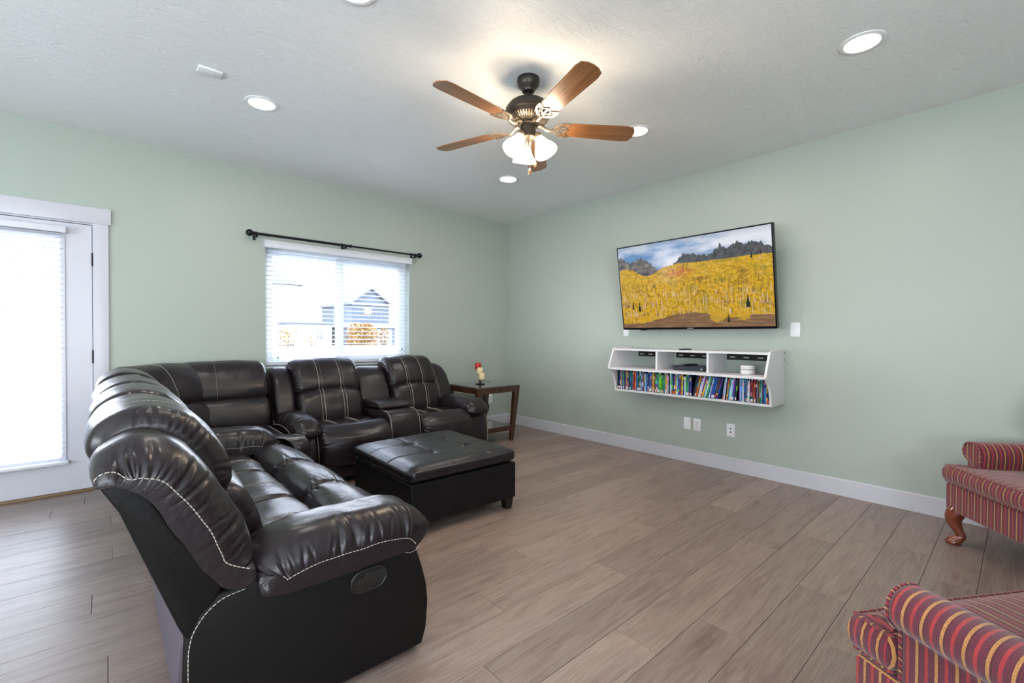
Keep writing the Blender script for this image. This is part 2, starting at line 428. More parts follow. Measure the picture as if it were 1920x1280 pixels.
if far:
    bm = bmesh.new()
    for a, yb, L, W in far: add_box(bm, (a+.001, yb+.001, -.013), (a+L-.001, yb+W-.001, 0))
    tag(bm_obj('planks', bm, OAK, sub), kind='stuff')

def wallbox(name, a, b, m=WALL): return tag(box(name, a, b, m), kind='structure')
WX0, WX1, WZ0, WZ1 = -3.035, -1.525, .90, 2.05      # window opening
DX0, DX1, DZ = -5.16, -4.232, 2.045                  # door opening
bm = bmesh.new()
for a, b in (((X0, 0, 0), (DX0, .14, H)), ((DX0, 0, DZ), (DX1, .14, H)), ((DX1, 0, 0), (WX0, .14, H)), ((WX0, 0, 0), (WX1, .14, WZ0)), ((WX0, 0, WZ1), (WX1, .14, H)), ((WX1, 0, 0), (.14, .14, H))):
    add_box(bm, a, b)
tag(bm_obj('wall_left', bm, WALL), kind='structure')
wallbox('wall_right', (0, Y0, 0), (.14, 0, H))
wallbox('wall_back', (X0, Y0-.14, 0), (.14, Y0, H)); wallbox('wall_side', (X0-.14, Y0-.14, 0), (X0, .14, H))
tag(box('ceiling', (X0-.14, Y0-.14, H), (.14, .14, H+.12), CEIL), kind='structure')
def baseb(name, pts, w, axis):
    o = prism(name, pts, w[0], w[1], WHT, plane='xz' if axis == 'y' else 'yz'); return tag(o, kind='structure')
bh = .125
baseb('baseboard_left', [(0, 0), (-.014, 0), (-.014, bh-.006), (-.008, bh), (0, bh)], (DX1+.09, 0), 'x')
o = baseb('baseboard_right', [(0, 0), (-.014, 0), (-.014, bh-.006), (-.008, bh), (0, bh)], (Y0, 0), 'y')
baseb('baseboard_back', [(Y0, 0), (Y0+.014, 0), (Y0+.014, bh), (Y0, bh)], (X0, -.02), 'x')

# ------------------------------------------------------------------ window_1
win = empty('window_1', (0, 0, 0), kind='structure')
def frame_bars(bm, x0, x1, z0, z1, y0, y1, t):
    for a, b in (((x0, y0, z0), (x0+t, y1, z1)), ((x1-t, y0, z0), (x1, y1, z1)), ((x0+t, y0, z0), (x1-t, y1, z0+t)), ((x0+t, y0, z1-t), (x1-t, y1, z1))): add_box(bm, a, b, .004, 1)
bm = bmesh.new(); frame_bars(bm, WX0, WX1, WZ0, WZ1, .085, .135, .045); bm_obj('window_frame', bm, VIN, win)
bm = bmesh.new(); frame_bars(bm, WX0+.045, -2.255, WZ0+.045, WZ1-.045, .105, .13, .038); bm_obj('fixed_sash', bm, VIN, win)
bm = bmesh.new(); frame_bars(bm, -2.345, WX1-.045, WZ0+.045, WZ1-.045, .086, .104, .05); bm_obj('sliding_sash', bm, VIN, win)
box('pane', (WX0+.08, .116, WZ0+.08), (-2.29, .119, WZ1-.08), PANE, win)
box('pane', (-2.30, .093, WZ0+.09), (WX1-.09, .096, WZ1-.09), PANE, win)
box('window_sill', (WX0, -.018, WZ0-.02), (WX1, .085, WZ0), WHT, win, .004)
# blind
bl = empty('window_blind', (-2.28, .045, WZ1), label='white horizontal slat blind with a flat valance covering the window over the sofa', cat='blind')
VZ = WZ1
prism('valance', [(-.108, .037), (-.118, .028), (-.115, .016), (-.108, .008), (-.108, -.018), (-.115, -.03), (-.104, -.037), (-.098, -.03), (-.098, .037)], -.775, .755, SLT, bl, plane='yz')
for s_ in (-.775, .745): box('valance_return', (s_, -.098, -.03), (s_+.01, -.046, .037), SLT, bl)
slat_me = None
nsl = 25
for i in range(nsl):
    z = -.065 - i*.0437
    if slat_me is None:
        bm = bmesh.new(); pr = [(-.024, -.001), (-.012, .0012), (0, .002), (.012, .0012), (.024, -.001)]
        A = [bm.verts.new((-.745, y, zz+.0016)) for y, zz in pr] + [bm.verts.new((-.745, y, zz-.0016)) for y, zz in pr[::-1]]
        B = [bm.verts.new((.745, v.co.y, v.co.z)) for v in A]
        bm.faces.new(A); bm.faces.new(B[::-1])
        for k in range(10): bm.faces.new((A[k], B[k], B[(k+1) % 10], A[(k+1) % 10]))
        o = bm_obj('slat', bm, SLT, bl, smooth=True, sharp=.6); slat_me = o.data
    else:
        o = bpy.data.objects.new('slat', slat_me); COL.objects.link(o); o.parent = bl
    o.location = (0, -.012, z); o.rotation_euler = (math.radians(-4), 0, 0)
CORD = mat('blind_cord', (.8, .8, .82), .7)
for x in (-.64, .0, .64):
    bm = bmesh.new()
    for y in (-.037, .013): add_tube(bm, [(x, y, 0), (x, y, -1.13)], .0009, 4)
    bm_obj('ladder_cord', bm, CORD, bl)
box('bottom_rail', (-.745, -.038, -1.14), (.745, .012, -1.12), SLT, bl, .003)
for x, z in ((-.65, -1.06), (.02, -.86), (.66, -1.0)):
    tube('lift_cord', [(x, -.045, -.05), (x, -.045, z)], .001, CORD, bl, 4)
    lathe('cord_tassel', [(.001, .025), (.004, .02), (.006, 0), (.001, -.001)], mat('dark_tassel', (.03, .02, .02), .5) if 'dark_tassel' not in bpy.data.materials else bpy.data.materials['dark_tassel'], bl, (x, -.045, z-.02), 10)
# curtain rod
rod = empty('curtain_rod', (-2.28, -.1, 2.122), label='black metal curtain rod with ball finials mounted above the window', cat='curtain rod')
tube('rod', [(-.86, 0, 0), (.02, 0, 0)], .0125, IRON, rod, 12); tube('rod', [(.0, 0, 0), (.78, 0, 0)], .0095, IRON, rod, 12)
lathe('collar', [(.0125, -.012), (.0165, -.008), (.0165, .008), (.0095, .012)], IRON, rod, (.02, 0, 0), 16, 'x')
for s_, xe in ((-1, -.86), (1, .78)):
    pr = [(.0, -.03), (.011, -.028), (.011, -.01), (.017, -.008), (.017, 0), (.009, .003), (.008, .012), (.013, .016), (.013, .02)] + [(.031*math.sin(a), .05-.031*math.cos(a)) for a in [.45+i*(PI-.45)/11 for i in range(12)]]
    lathe('finial', [(r_, z_*s_) for r_, z_ in pr], IRON, rod, (xe, 0, 0), 18, 'x')
for x in (-.853, -.033, .776):
    bm = bmesh.new(); add_box(bm, (x-.011, .088, -.045), (x+.011, .1, .035), .002, 1); add_box(bm, (x-.006, 0, -.03), (x+.006, .09, -.018)); add_tube(bm, [(x-.008, 0, -.016), (x+.008, 0, -.016)], .017, 12)
    bm_obj('bracket', bm, IRON, rod)

# ------------------------------------------------------------------ door_1
door = empty('door_1', (0, 0, 0), kind='structure')
box('door_casing', (DX1, -.019, 0), (DX1+.088, 0, DZ), WHT, door, .002)
box('door_casing', (DX0-.088, -.019, 0), (DX0, 0, DZ), WHT, door, .002)
box('door_header', (DX0-.105, -.024, DZ), (DX1+.103, 0, DZ+.122), WHT, door, .002)
bm = bmesh.new()
add_box(bm, (DX0, .0, 0), (DX0+.012, .14, DZ)); add_box(bm, (DX1-.004, .0, 0), (DX1, .14, DZ)); add_box(bm, (DX0+.012, .0, DZ-.01), (DX1-.004, .14, DZ))
bm_obj('door_jamb', bm, WHT, door)
add = None
bm = bmesh.new(); add_box(bm, (DX1-.03, .047, 0), (DX1-.004, .14, DZ-.01)); add_box(bm, (DX0+.012, .047, 0), (DX0+.04, .14, DZ-.01)); add_box(bm, (DX0+.04, .047, DZ-.04), (DX1-.03, .14, DZ-.01)); bm_obj('door_stop', bm, WHT, door)
SLX0, SLX1, GZ0, GZ1, GX1, GX0 = DX0+.016, DX1-.008, .27, 1.915, -4.405, -5.0
bm = bmesh.new()
for a, b in (((SLX0, .004, .02), (GX0, .045, 2.03)), ((GX1, .004, .02), (SLX1, .045, 2.03)), ((GX0, .004, .02), (GX1, .045, GZ0)), ((GX0, .004, GZ1), (GX1, .045, 2.03))): add_box(bm, a, b)
bm_obj('door_slab', bm, WHT, door)
bm = bmesh.new(); frame_bars(bm, GX0-.02, GX1+.02, GZ0-.02, GZ1+.02, -.006, .012, .03); bm_obj('glass_frame', bm, WHT, door)
box('pane', (GX0, .024, GZ0), (GX1, .028, GZ1), PANE, door)
box('threshold', (DX0, -.02, 0), (DX1, .14, .016), mat('threshold_wood', (.22, .13, .06), .5), door, .003)
for z in (1.77, 1.025, .27):
    bm = bmesh.new(); add_tube(bm, [(DX1-.004, -.006, z-.05), (DX1-.004, -.006, z+.05)], .007, 10)
    for k in (-1, 0, 1): add_tube(bm, [(DX1-.004, -.006, z+k*.033-.001), (DX1-.004, -.006, z+k*.033+.001)], .0078, 10)
    bm_obj('hinge', bm, HING, door, smooth=True, sharp=.8)
db = empty('door_blind', (-4.7, -.022, 1.99), label='white horizontal slat blind fixed on the glazed white door', cat='blind')
box('head_rail', (-.35, -.037, -.045), (.318, .014, 0), SLT, db, .003)
box('rail_cap', (.298, -.041, -.047), (.322, .014, .002), WHT, db, .002)
me = None
for i in range(38):
    z = -.075 - i*.0432
    if me is None:
        bm = bmesh.new(); pr = [(-.024, -.001), (0, .0015), (.024, -.001)]
        A = [bm.verts.new((-.31, y, zz+.0014)) for y, zz in pr] + [bm.verts.new((-.31, y, zz-.0014)) for y, zz in pr[::-1]]
        B = [bm.verts.new((.295, v.co.y, v.co.z)) for v in A]; bm.faces.new(A); bm.faces.new(B[::-1])
        for k in range(6): bm.faces.new((A[k], B[k], B[(k+1) % 6], A[(k+1) % 6]))
        o = bm_obj('slat', bm, SLT, db); me = o.data
    else:
        o = bpy.data.objects.new('slat', me); COL.objects.link(o); o.parent = db
    o.location = (0, -.012, z); o.rotation_euler = (math.radians(-5), 0, 0)
for x in (-.26, -.095, .21):
    bm = bmesh.new()
    for y in (-.037, .011): add_tube(bm, [(x, y, -.03), (x, y, -1.72)], .0008, 4)
    bm_obj('ladder_cord', bm, CORD, db)
box('bottom_rail', (-.35, -.028, -1.757), (.325, .016, -1.735), SLT, db, .003)
# ------------------------------------------------------------------ outdoors
def outdoors():
    SNOW = mat('pale_patio', (.115, .115, .12), .9, bump=(3, .3, .05))
    tag(box('ground', (-40, .14, -.45), (60, 90, -.25), SNOW), kind='structure')
    FEN = mat('white_fence_vinyl', (.26, .26, .27), .5)
    fe = empty('garden_fence', (-12, 16, -.25), label='long white board fence running across the yard beyond the window', cat='fence')
    brd = None
    for i in range(120):
        if brd is None: brd = box('board', (0, -.02, .06), (.292, .02, .93), FEN, fe, .008, 1); continue
        o = bpy.data.objects.new('board', brd.data); COL.objects.link(o); o.parent = fe; o.location = (i*.30, 0, 0)
    box('rail', (0, -.04, .9), (36, .04, .98), FEN, fe, .01, 1)
    SID = mat('slate_blue_siding', (.048, .058, .078), .8); WTR = mat('white_house_trim', (.6, .6, .62), .6); RF = mat('grey_roof_shingle', (.065, .07, .085), .9)
    PALE = mat('pale_stucco', (.50, .49, .46), .8); GLS = mat('far_window_glass', (.06, .07, .08), .2)
    h = empty('gabled_house', (12.6, 32, -.25), label='slate blue house with a steep gable roof beyond the fence', cat='house')
    box('wall', (-1.65, 0, 2.3), (1.65, 7, 4.05), SID, h)
    box('garage_wall', (-2.4, -.6, 0), (1.9, 7, 2.2), SID, h)
    box('white_band', (-2.6, -.75, 2.12), (2.1, 7, 2.34), WTR, h)
    prism('gable', [(-1.5, 4.15), (1.5, 4.15), (.0, 5.25)], .02, 6.9, SID, h)
    prism('roof', [(-1.8, 3.98), (0, 5.32), (1.8, 3.98), (1.8, 4.16), (0, 5.5), (-1.8, 4.16)], -.25, 7.2, RF, h)
    box('eave_board', (-1.75, -.1, 4.0), (1.75, 0, 4.16), WTR, h)
    for k in range(14): box('siding_batten', (-1.6+k*.24, -.03, 2.36), (-1.55+k*.24, 0, 4.0), SID, h)
    w = box('window', (-.6, -.06, 3.25), (0, 0, 3.8), WTR, h); box('pane', (-.52, -.07, 3.33), (-.08, -.05, 3.72), mat('pale_pane', (.5, .52, .55), .3), w)
    box('garage_door', (-.6, -.66, 0), (1.6, -.6, 1.95), mat('grey_garage_door', (.12, .13, .15), .7), h)
    h2 = empty('hipped_house', (6.0, 37.2, -.25), label='pale house with a broad grey hipped roof beyond the fence', cat='house')
    box('wall', (-3.5, 0, 0), (2.3, 5, 5.8), PALE, h2)
    bm = bmesh.new(); v = [bm.verts.new(p) for p in ((-3.9, -.5, 5.75), (2.7, -.5, 5.75), (2.7, 5.5, 5.75), (-3.9, 5.5, 5.75), (-2.2, 2.2, 7.4), (.9, 2.2, 7.4))]
    for f in ((0, 1, 5, 4), (1, 2, 5), (2, 3, 4, 5), (3, 0, 4), (3, 2, 1, 0)): bm.faces.new([v[i] for i in f])
    bm_obj('roof', bm, RF, h2)
    for x in (-2.4, -.4): w = box('window', (x, -.05, 2.8), (x+.9, 0, 4), WTR, h2); box('pane', (x+.08, -.06, 2.88), (x+.82, -.04, 3.92), PALE, w)
    h3 = empty('low_house', (8.3, 32.5, -.25), label='low pale house with small grey window between the taller houses', cat='house')
    box('wall', (-1.7, 0, 0), (1.2, 3.6, 2.3), PALE, h3)
    box('roof', (-1.9, -.3, 2.3), (1.5, 3.8, 2.48), RF, h3)
    w = box('window', (-.1, -.05, 1.1), (.5, 0, 1.95), WTR, h3)
    for i in range(2):
        for k in range(3): box('pane', (-.05+i*.27, -.07, 1.15+k*.26), (.18+i*.27, -.04, 1.37+k*.26), GLS, w)
    LF = mat('yellow_leaf', (.20, .095, .016), .8); BK = mat('bark', (.06, .04, .03), .9)
    def bush(name, x, y, hgt, rx, n, seed, label):
        r = random.Random(seed); t = empty(name, (x, y, -.25), label=label, cat='tree', group='autumn trees behind the fence')
        bm = bmesh.new(); add_tube(bm, [(0, 0, 0), (.02, 0, hgt*.5), (.05, 0, hgt*.85)], [.06, .04, .01], 6)
        for k in range(7):
            a = r.uniform(0, 2*PI); add_tube(bm, [(0, 0, hgt*.25+k*.06), (rx*.7*math.cos(a), rx*.7*math.sin(a), hgt*r.uniform(.5, .95))], [.02, .006], 5)
        bm_obj('trunk', bm, BK, t)
        bm = bmesh.new()
        for k in range(n):
            a = r.uniform(0, 2*PI); q = r.random()**.5; zz = r.uniform(.3, 1); k2 = math.sin(PI*min(1, zz*.85))**.6
            c = Vector((rx*q*k2*math.cos(a), rx*q*k2*math.sin(a), hgt*zz)); sz = r.uniform(.03, .07)
            d1 = Vector((r.uniform(-1, 1), r.uniform(-1, 1), r.uniform(-1, 1))).normalized()*sz; d2 = Vector((r.uniform(-1, 1), r.uniform(-1, 1), r.uniform(-1, 1))).normalized()*sz
            bm.faces.new([bm.verts.new(c+d1), bm.verts.new(c+d2), bm.verts.new(c-d1), bm.verts.new(c-d2)])
        tag(bm_obj('foliage', bm, LF, t), kind='stuff')
    bush('autumn_tree', 6.0, 18.6, 2.1, .85, 2600, 1, 'large golden yellow autumn tree in front of the slate blue house')
    bush('autumn_tree', 7.35, 18.8, 1.8, .33, 300, 2, 'slender yellow autumn tree beside the slate blue garage')
    bush('autumn_tree', 2.25, 18.4, 1.75, .5, 380, 3, 'small yellow autumn tree near the window edge by the pale hipped house')
    bush('autumn_tree', 3.3, 18.4, 1.35, .4, 160, 4, 'sparse low yellow tree in front of the low pale house')
outdoors()

# ------------------------------------------------------------------ recessed lights
LENS = mat('lit_lens', (1, 1, 1), .4, emit=(1, .93, .86), estr=LAMP)
cans = [(-1.20, -1.37, 'recessed ceiling light nearest the room corner, between fan and window wall'), (-3.38, -1.365, 'recessed ceiling light in front of the window, by the square cover plate'),
        (-1.18, -2.81, 'recessed ceiling light half hidden behind a fan blade tip'), (-1.20, -4.18, 'recessed ceiling light near the TV wall, above the striped armchairs'),
        (-3.33, -2.76, 'recessed ceiling light above the sofa, cut by the top of the photo')]
can0 = None
for (x, y, lab) in cans:
    if can0 is None:
        can0 = empty('recessed_light', (x, y, H), label=lab, cat='ceiling light', group='recessed ceiling lights')
        tr = lathe('trim_ring', [(.075, -.001), (.078, -.006), (.092, -.008), (.101, -.004), (.102, 0)], mat('white_trim_ring', (.8, .8, .8), .4), can0, n=40)
        ln = lathe('lens', [(.0, -.004), (.04, -.0045), (.077, -.003)], LENS, can0, n=40)
    else:
        c = can0.copy(); COL.objects.link(c); c.location = (x, y, H); c['label'] = lab
        for ch in (tr, ln): d = ch.copy(); COL.objects.link(d); d.parent = c
box_cov = box('ceiling_cover_plate', (-.06, -.04, -.012), (.06, .04, 0), CEIL, bev=.003)
box_cov.location = (-3.70, -1.575, H); tag(box_cov, 'small square painted cover plate on the ceiling beside a recessed light', 'cover plate')

# ------------------------------------------------------------------ ceiling fan
FX, FY = -2.292, -2.795
fan = empty('ceiling_fan', (-2.24, -2.74, 0), label='five-blade wooden ceiling fan with bronze motor and three lit glass shades', cat='ceiling fan')
fan.matrix_world = Matrix.Translation((-2.262, -2.765, 2.74)) @ Matrix.Rotation(math.radians(-2.0), 4, _r) @ Matrix.Translation((0, 0, -2.74))
lathe('canopy', [(.0, 2.74), (.066, 2.74), (.068, 2.725), (.066, 2.705), (.055, 2.685), (.04, 2.672), (.036, 2.660), (.015, 2.655)], BRONZE, fan)
lathe('downrod', [(.0105, 2.67), (.0105, 2.60)], BRONZE, fan, n=14)
lathe('motor_housing', [(.012, 2.615), (.03, 2.612), (.034, 2.6), (.075, 2.595), (.115, 2.580), (.135, 2.553), (.138, 2.530), (.138, 2.520), (.128, 2.512), (.120, 2.495), (.09, 2.478), (.05, 2.470), (.02, 2.47)], BRONZE, fan, n=48)
bm = bmesh.new()
for k in range(44):
    a = 2*PI*k/44; ca, sa = math.cos(a), math.sin(a)
    add_tube(bm, [(.062*ca, .062*sa, 2.4715), (.092*ca, .092*sa, 2.4755), (.122*ca, .122*sa, 2.4955)], .0028, 5)
tag(bm_obj('vent_ribs', bm, BRASSY, fan), kind='stuff')
lathe('flywheel', [(.02, 2.475), (.062, 2.472), (.062, 2.455), (.05, 2.45), (.02, 2.45)], BRONZE, fan)
ZB = 2.445
# blade with its iron (built once, copied)
bl_pts = [(.205, -.048), (.23, -.055), (.40, -.062), (.60, -.068), (.64, -.060), (.658, -.03), (.662, 0), (.658, .03), (.64, .060), (.60, .068), (.40, .062), (.23, .055), (.205, .048), (.222, .02), (.232, 0), (.222, -.02)]
def make_blade(ang, first=None):
    if first is None:
        b = prism('blade', bl_pts, .0, .006, BLADE, fan, bev=.0015, seg=1, plane='xy')
        bm = bmesh.new()
        def strip(pts, w, t0=-.0045, t1=0.):
            for (p, q) in zip(pts, pts[1:]):
                d = (Vector((*q, 0)) - Vector((*p, 0))); n_ = Vector((-d.y, d.x, 0)).normalized()*w/2
                cs = [Vector((*p, 0))+n_, Vector((*q, 0))+n_, Vector((*q, 0))-n_, Vector((*p, 0))-n_]
                lo = [bm.verts.new(c+Vector((0, 0, t0))) for c in cs]; hi = [bm.verts.new(c+Vector((0, 0, t1))) for c in cs]
                bm.faces.new(lo[::-1]); bm.faces.new(hi)
                for i in range(4): bm.faces.new((lo[i], lo[(i+1) % 4], hi[(i+1) % 4], hi[i]))
        for sgn in (1, -1):
            strip(catmull([(.155, .006*sgn), (.168, .03*sgn), (.19, .05*sgn), (.225, .058*sgn), (.252, .056*sgn)], False, 4), .013)
            strip(catmull([(.252, .056*sgn), (.235, .038*sgn), (.226, .022*sgn), (.238, .008*sgn), (.246, 0)], False, 4), .008)
            strip(catmull([(.165, .0), (.19, .014*sgn), (.215, .026*sgn), (.226, .022*sgn)], False, 4), .006)
            strip(catmull([(.176, .034*sgn), (.195, .03*sgn), (.215, .04*sgn)], False, 3), .005)
        strip([(.15, 0), (.2, 0), (.246, 0)], .012)
        iron = bm_obj('blade_iron', bm, BRASSY, b)
        arm = tube('iron_arm', catmull([(.05, 0, .018), (.085, 0, .012), (.12, 0, -.012), (.158, 0, -.003)], False, 4), [.010]*9+[.009]*4, BRASSY, b, 8)
        first = (b, [iron, arm])
        o = b
    else:
        o = first[0].copy(); COL.objects.link(o)
        for c in first[1]: d = c.copy(); COL.objects.link(d); d.parent = o
    o.matrix_local = Matrix.Translation((0, 0, ZB)) @ Matrix.Rotation(math.radians(ang), 4, 'Z') @ Matrix.Rotation(math.radians(-12), 4, 'X')
    return first
first = None
for a in (182, 110, 39.5, -34, -106): first = make_blade(a, first)
lathe('light_kit', [(.02, 2.452), (.046, 2.45), (.048, 2.44), (.047, 2.392), (.052, 2.388), (.052, 2.376), (.036, 2.366), (.02, 2.36), (.018, 2.335), (.012, 2.322), (.0, 2.32)], BRONZE, fan)
SHADE = mat('lit_opal_glass', (.9, .88, .84), .3, emit=(1, .80, .58), estr=BULB)
sh = None
for k, a in enumerate((180, -60, 60)):
    ar = math.radians(a); d = Vector((math.cos(ar), math.sin(ar), 0))
    R_ = Matrix.Rotation(ar, 4, 'Z') @ Matrix.Rotation(math.radians(-27), 4, 'Y')   # axis points out and down
    base = Vector((0, 0, 2.378)) + d*.062
    prf = [(.017, -.0), (.022, -.012), (.030, -.022), (.037, -.04), (.046, -.06), (.058, -.078), (.067, -.098), (.069, -.114), (.066, -.114), (.055, -.080), (.042, -.06), (.033, -.04), (.026, -.02), (.014, -.004)]
    if sh is None:
        sh = lathe('lamp_shade', prf, SHADE, fan, n=32); fit = lathe('shade_fitter', [(.006, .03), (.02, .022), (.027, .01), (.027, -.008), (.02, -.01)], BRASSY, fan, n=24)
        s1, f1 = sh, fit
    else:
        s1, f1 = sh.copy(), fit.copy(); COL.objects.link(s1); COL.objects.link(f1)
    for o in (s1, f1): o.matrix_local = Matrix.Translation(base) @ R_
    tube('lamp_arm', [Vector((0, 0, 2.40)) + d*.02, Vector((0, 0, 2.405)) + d*.04, base + d*(-.008) + Vector((0, 0, .02))], .008, BRONZE, fan, 8)
for (dx, dy, z0, z1) in ((-.02, -.036, 2.43, 2.185), (.03, -.03, 2.34, 2.245)):
    bm = bmesh.new(); add_tube(bm, [(dx, dy, z0), (dx, dy, z1)], .0012, 5); ch = bm_obj('pull_chain', bm, BRASSY, fan)
    lathe('chain_fob', [(.001, .0), (.005, -.004), (.008, -.02), (.0085, -.032), (.005, -.042), (.0, -.044)], BLADE, ch, (dx, dy, z1), 12)

# ------------------------------------------------------------------ sofa sections
PROF_ARM = [(.19, .43), (.18, .49), (.23, .54), (.35, .568), (.50, .572), (.63, .565), (.73, .540), (.79, .49), (.808, .45), (.795, .42), (.72, .408), (.55, .405), (.35, .405), (.25, .41)]
PROF_WING = [(-.165, .822), (-.172, .86), (-.150, .893), (-.09, .915), (-.01, .895), (.06, .83), (.115, .74), (.165, .64), (.195, .55), (.198, .49), (.165, .452), (.11, .47), (.075, .52), (.0, .65), (-.06, .77), (-.12, .815)]
PROF_HEAD = [(-.175, .83), (-.185, .88), (-.160, .93), (-.10, .965), (-.03, .970), (.04, .945), (.10, .89), (.15, .81), (.175, .735), (.165, .675), (.11, .645), (.03, .655), (-.05, .74), (-.12, .81)]
PROF_LUMB = [(.04, .64), (.10, .675), (.17, .68), (.225, .64), (.26, .56), (.275, .48), (.26, .42), (.20, .39), (.12, .40), (.05, .50)]
PROF_SEAT = [(.14, .33), (.13, .42), (.20, .445), (.32, .452), (.44, .457), (.51, .440), (.548, .395), (.55, .35), (.50, .32), (.3, .31)]
PROF_PAD = [(.548, .35), (.555, .40), (.58, .445), (.63, .475), (.70, .474), (.775, .44), (.82, .39), (.835, .32), (.83, .25), (.81, .19), (.77, .16), (.70, .18), (.60, .28)]
PANEL = [(.01, .02), (.01, .25), (.014, .36), (.04, .42), (.09, .462), (.16, .47), (.70, .44), (.73, .40), (.755, .325), (.775, .25), (.783, .18), (.775, .08), (.755, .02)]
BACKP = [(-.165, .83), (-.12, .745), (-.07, .60), (.0, .40), (.03, .33), (.07, .38), (.105, .48), (.075, .56), (.0, .66), (-.06, .78), (-.12, .835)]

def near_arc(P, d, z):     # profile parameter nearest (d, z)
    return min(range(P.ns), key=lambda i: (P.pts[i]-Vector((d, z))).length)/P.ns
def line_on(P, fa, fb, w, n=40, lift=.001):
    if fb < fa: fb += 1
    return [P.at(fa+(fb-fa)*k/n, w, None, lift) for k in range(n+1)]

def seat_unit(t, w0, w1, rng, hi=1, dashed=True, arch=.035):
    W = w1-w0; r = .0013 if dashed else .0018
    def warp(v, u):
        k = smooth01((.78-v.z)/.14)*arch*(1-(2*u-1)**2); return Vector((v.x, v.y, v.z+k))
    def warp2(v, u):
        k = smooth01((v.z-.55)/.12)*arch*(1-(2*u-1)**2); return Vector((v.x, v.y, v.z+k))
    sl = (w0+W*.33, w0+W*.375, w0+W*.665, w0+W*.71)
    hd = Puff(PROF_HEAD, w0, w1, (.06, .06), (.055, .055), 180*hi, 28*hi, (), [(x, .003, .006, 0, 1) for x in sl], warp, .012, seed=rng.random()*9)
    f0, f1 = near_arc(hd, -.10, .965), near_arc(hd, .165, .675)
    if f0 > f1: f0, f1 = f1, f0
    hd.pleats = mk_pleats(rng, (0, 1), f0, f1, 13, (.005, .010), (.004, .010), (.08, .20), .6)
    h = hd.build('headrest_cushion', LEA, t)
    a, b = near_arc(hd, -.17, .9), near_arc(hd, .16, .66)
    fr = (b, a) if ((a-b) % 1) < .6 else (a, b)
    stitches('stitching', [line_on(hd, *fr, x, 60) for x in sl], h, r, solid=not dashed)
    lb = Puff(PROF_LUMB, w0+.005, w1-.005, (.05, .05), (.045, .045), 90*hi, 20*hi, (), [(x, .003, .006, 0, 1) for x in sl], warp2, .008, seed=rng.random()*9)
    f0, f1 = near_arc(lb, .10, .675), near_arc(lb, .275, .45)
    if f0 > f1: f0, f1 = f1, f0
    lb.pleats = mk_pleats(rng, (0, 1), f0, f1, 6, (.006, .012), (.004, .010), (.05, .13), .5)
    l_ = lb.build('lumbar_cushion', LEA, t)
    a, b = near_arc(lb, .12, .67), near_arc(lb, .27, .43)
    fr = (b, a) if ((a-b) % 1) < .6 else (a, b)
    stitches('stitching', [line_on(lb, *fr, x, 40) for x in sl], l_, r, solid=not dashed)
    def smile(v, u):       # crease bows forward in the middle
        k = (1-(2*u-1)**2)
        return Vector((v.x + .085*k*smooth01((v.x-.25)/.3)*(0 if dashed else 1), v.y, v.z - (.010 if dashed else .018)*k*smooth01((v.z-.38)/.05)))
    st = Puff(PROF_SEAT, w0, w1, (.035, .035), (.03, .03), 110*hi, 20*hi, (), (), smile, .013, seed=rng.random()*9)
    s_ = st.build('seat_cushion', LEA, t)
    a, b = near_arc(st, .25, .449), near_arc(st, .54, .43)
    fr = (b, a) if ((a-b) % 1) < .5 else (a, b)
    stitches('stitching', [line_on(st, *fr, x, 30) for x in ((w0+W*.45, w0+W*.49) if dashed else (w0+W*.33, w0+W*.36, w0+W*.66, w0+W*.69))], s_, r, solid=not dashed)
    pd = Puff(PROF_PAD, w0-.004, w1+.004, (.04, .04), (.035, .035), 170*hi, 28*hi, (), (), None if dashed else (lambda v, u: Vector((v.x + (.085-.05*smooth01((v.x-.55)/.22))*(1-(2*u-1)**2), v.y, v.z-.018*(1-(2*u-1)**2)*smooth01((v.z-.38)/.05)))), .014, seed=rng.random()*9)
    f0, f1 = near_arc(pd, .56, .43), near_arc(pd, .83, .32)
    if f0 > f1: f0, f1 = f1, f0
    pl = mk_pleats(rng, (0, 1), f0, f1, 13, (.004, .008), (.004, .009), (.10, .24), .5)
    fc = near_arc(pd, .55, .42)
    for k in range(0):
        pl.append(((fc+rng.uniform(-.01, .05)) % 1, k % 2, .008, .005, .25, rng.uniform(-.3, .3)))
    pd.pleats = pl
    p_ = pd.build('footrest_pad', LEA, t)
    return hd, lb, st, pd
def add_arm(t, w0, w1, rng, outer, hi=1, dashed=True, deep=1., sx=1., dz=0.):
    """outer: 0 when the outside of the arm is the w0 side, 1 when it is the w1 side."""
    q = lambda p: (.19+(p[0]-.19)*sx, .575+dz+(p[1]-.575)*(1-dz*2))
    P = Puff([q(p) for p in PROF_ARM], w0, w1, (.09, .09), (.10, .10), 190*hi, 24*hi, (), (), None, .004, seed=rng.random()*9, wr=.002, nsm=8, arc=(q((.21, .42)), q((.70, .41)), q((.5, .572))))
    fa, fb = P.fa, P.fb
    P.pleats = mk_pleats(rng, (0, 1), fa+.03, fb-.02, 22, (.004, .009), (.004*deep, .012*deep), (.09, .20), .3) + mk_pleats(rng, (outer,), fa+.03, fb-.05, 5, (.009, .014), (.014*deep, .024*deep), (.16, .24), .3)
    o = P.build('arm_pad', LEA, t)
    wo = w0 if outer == 0 else w1; sg = -1 if outer == 0 else 1
    ln = [Vector((d, wo+sg*.001, z)) for d, z in catmull([(.17, .455), (.28, .452), (.39, .445), (.52, .452), (.64, .462), (.73, .468)], False, 8)]
    # seam thread runs where the pad wraps under: on the rounded rim
    pts = []
    for k in range(91):
        c = P.at(fa+.105 + (fb-fa-.165)*k/90, wo, 1., .001); c.y += sg*.0008; pts.append(c)
    stitches('stitching', [[q for q in pts]], o, .0013 if dashed else .0017, solid=not dashed)
    return P

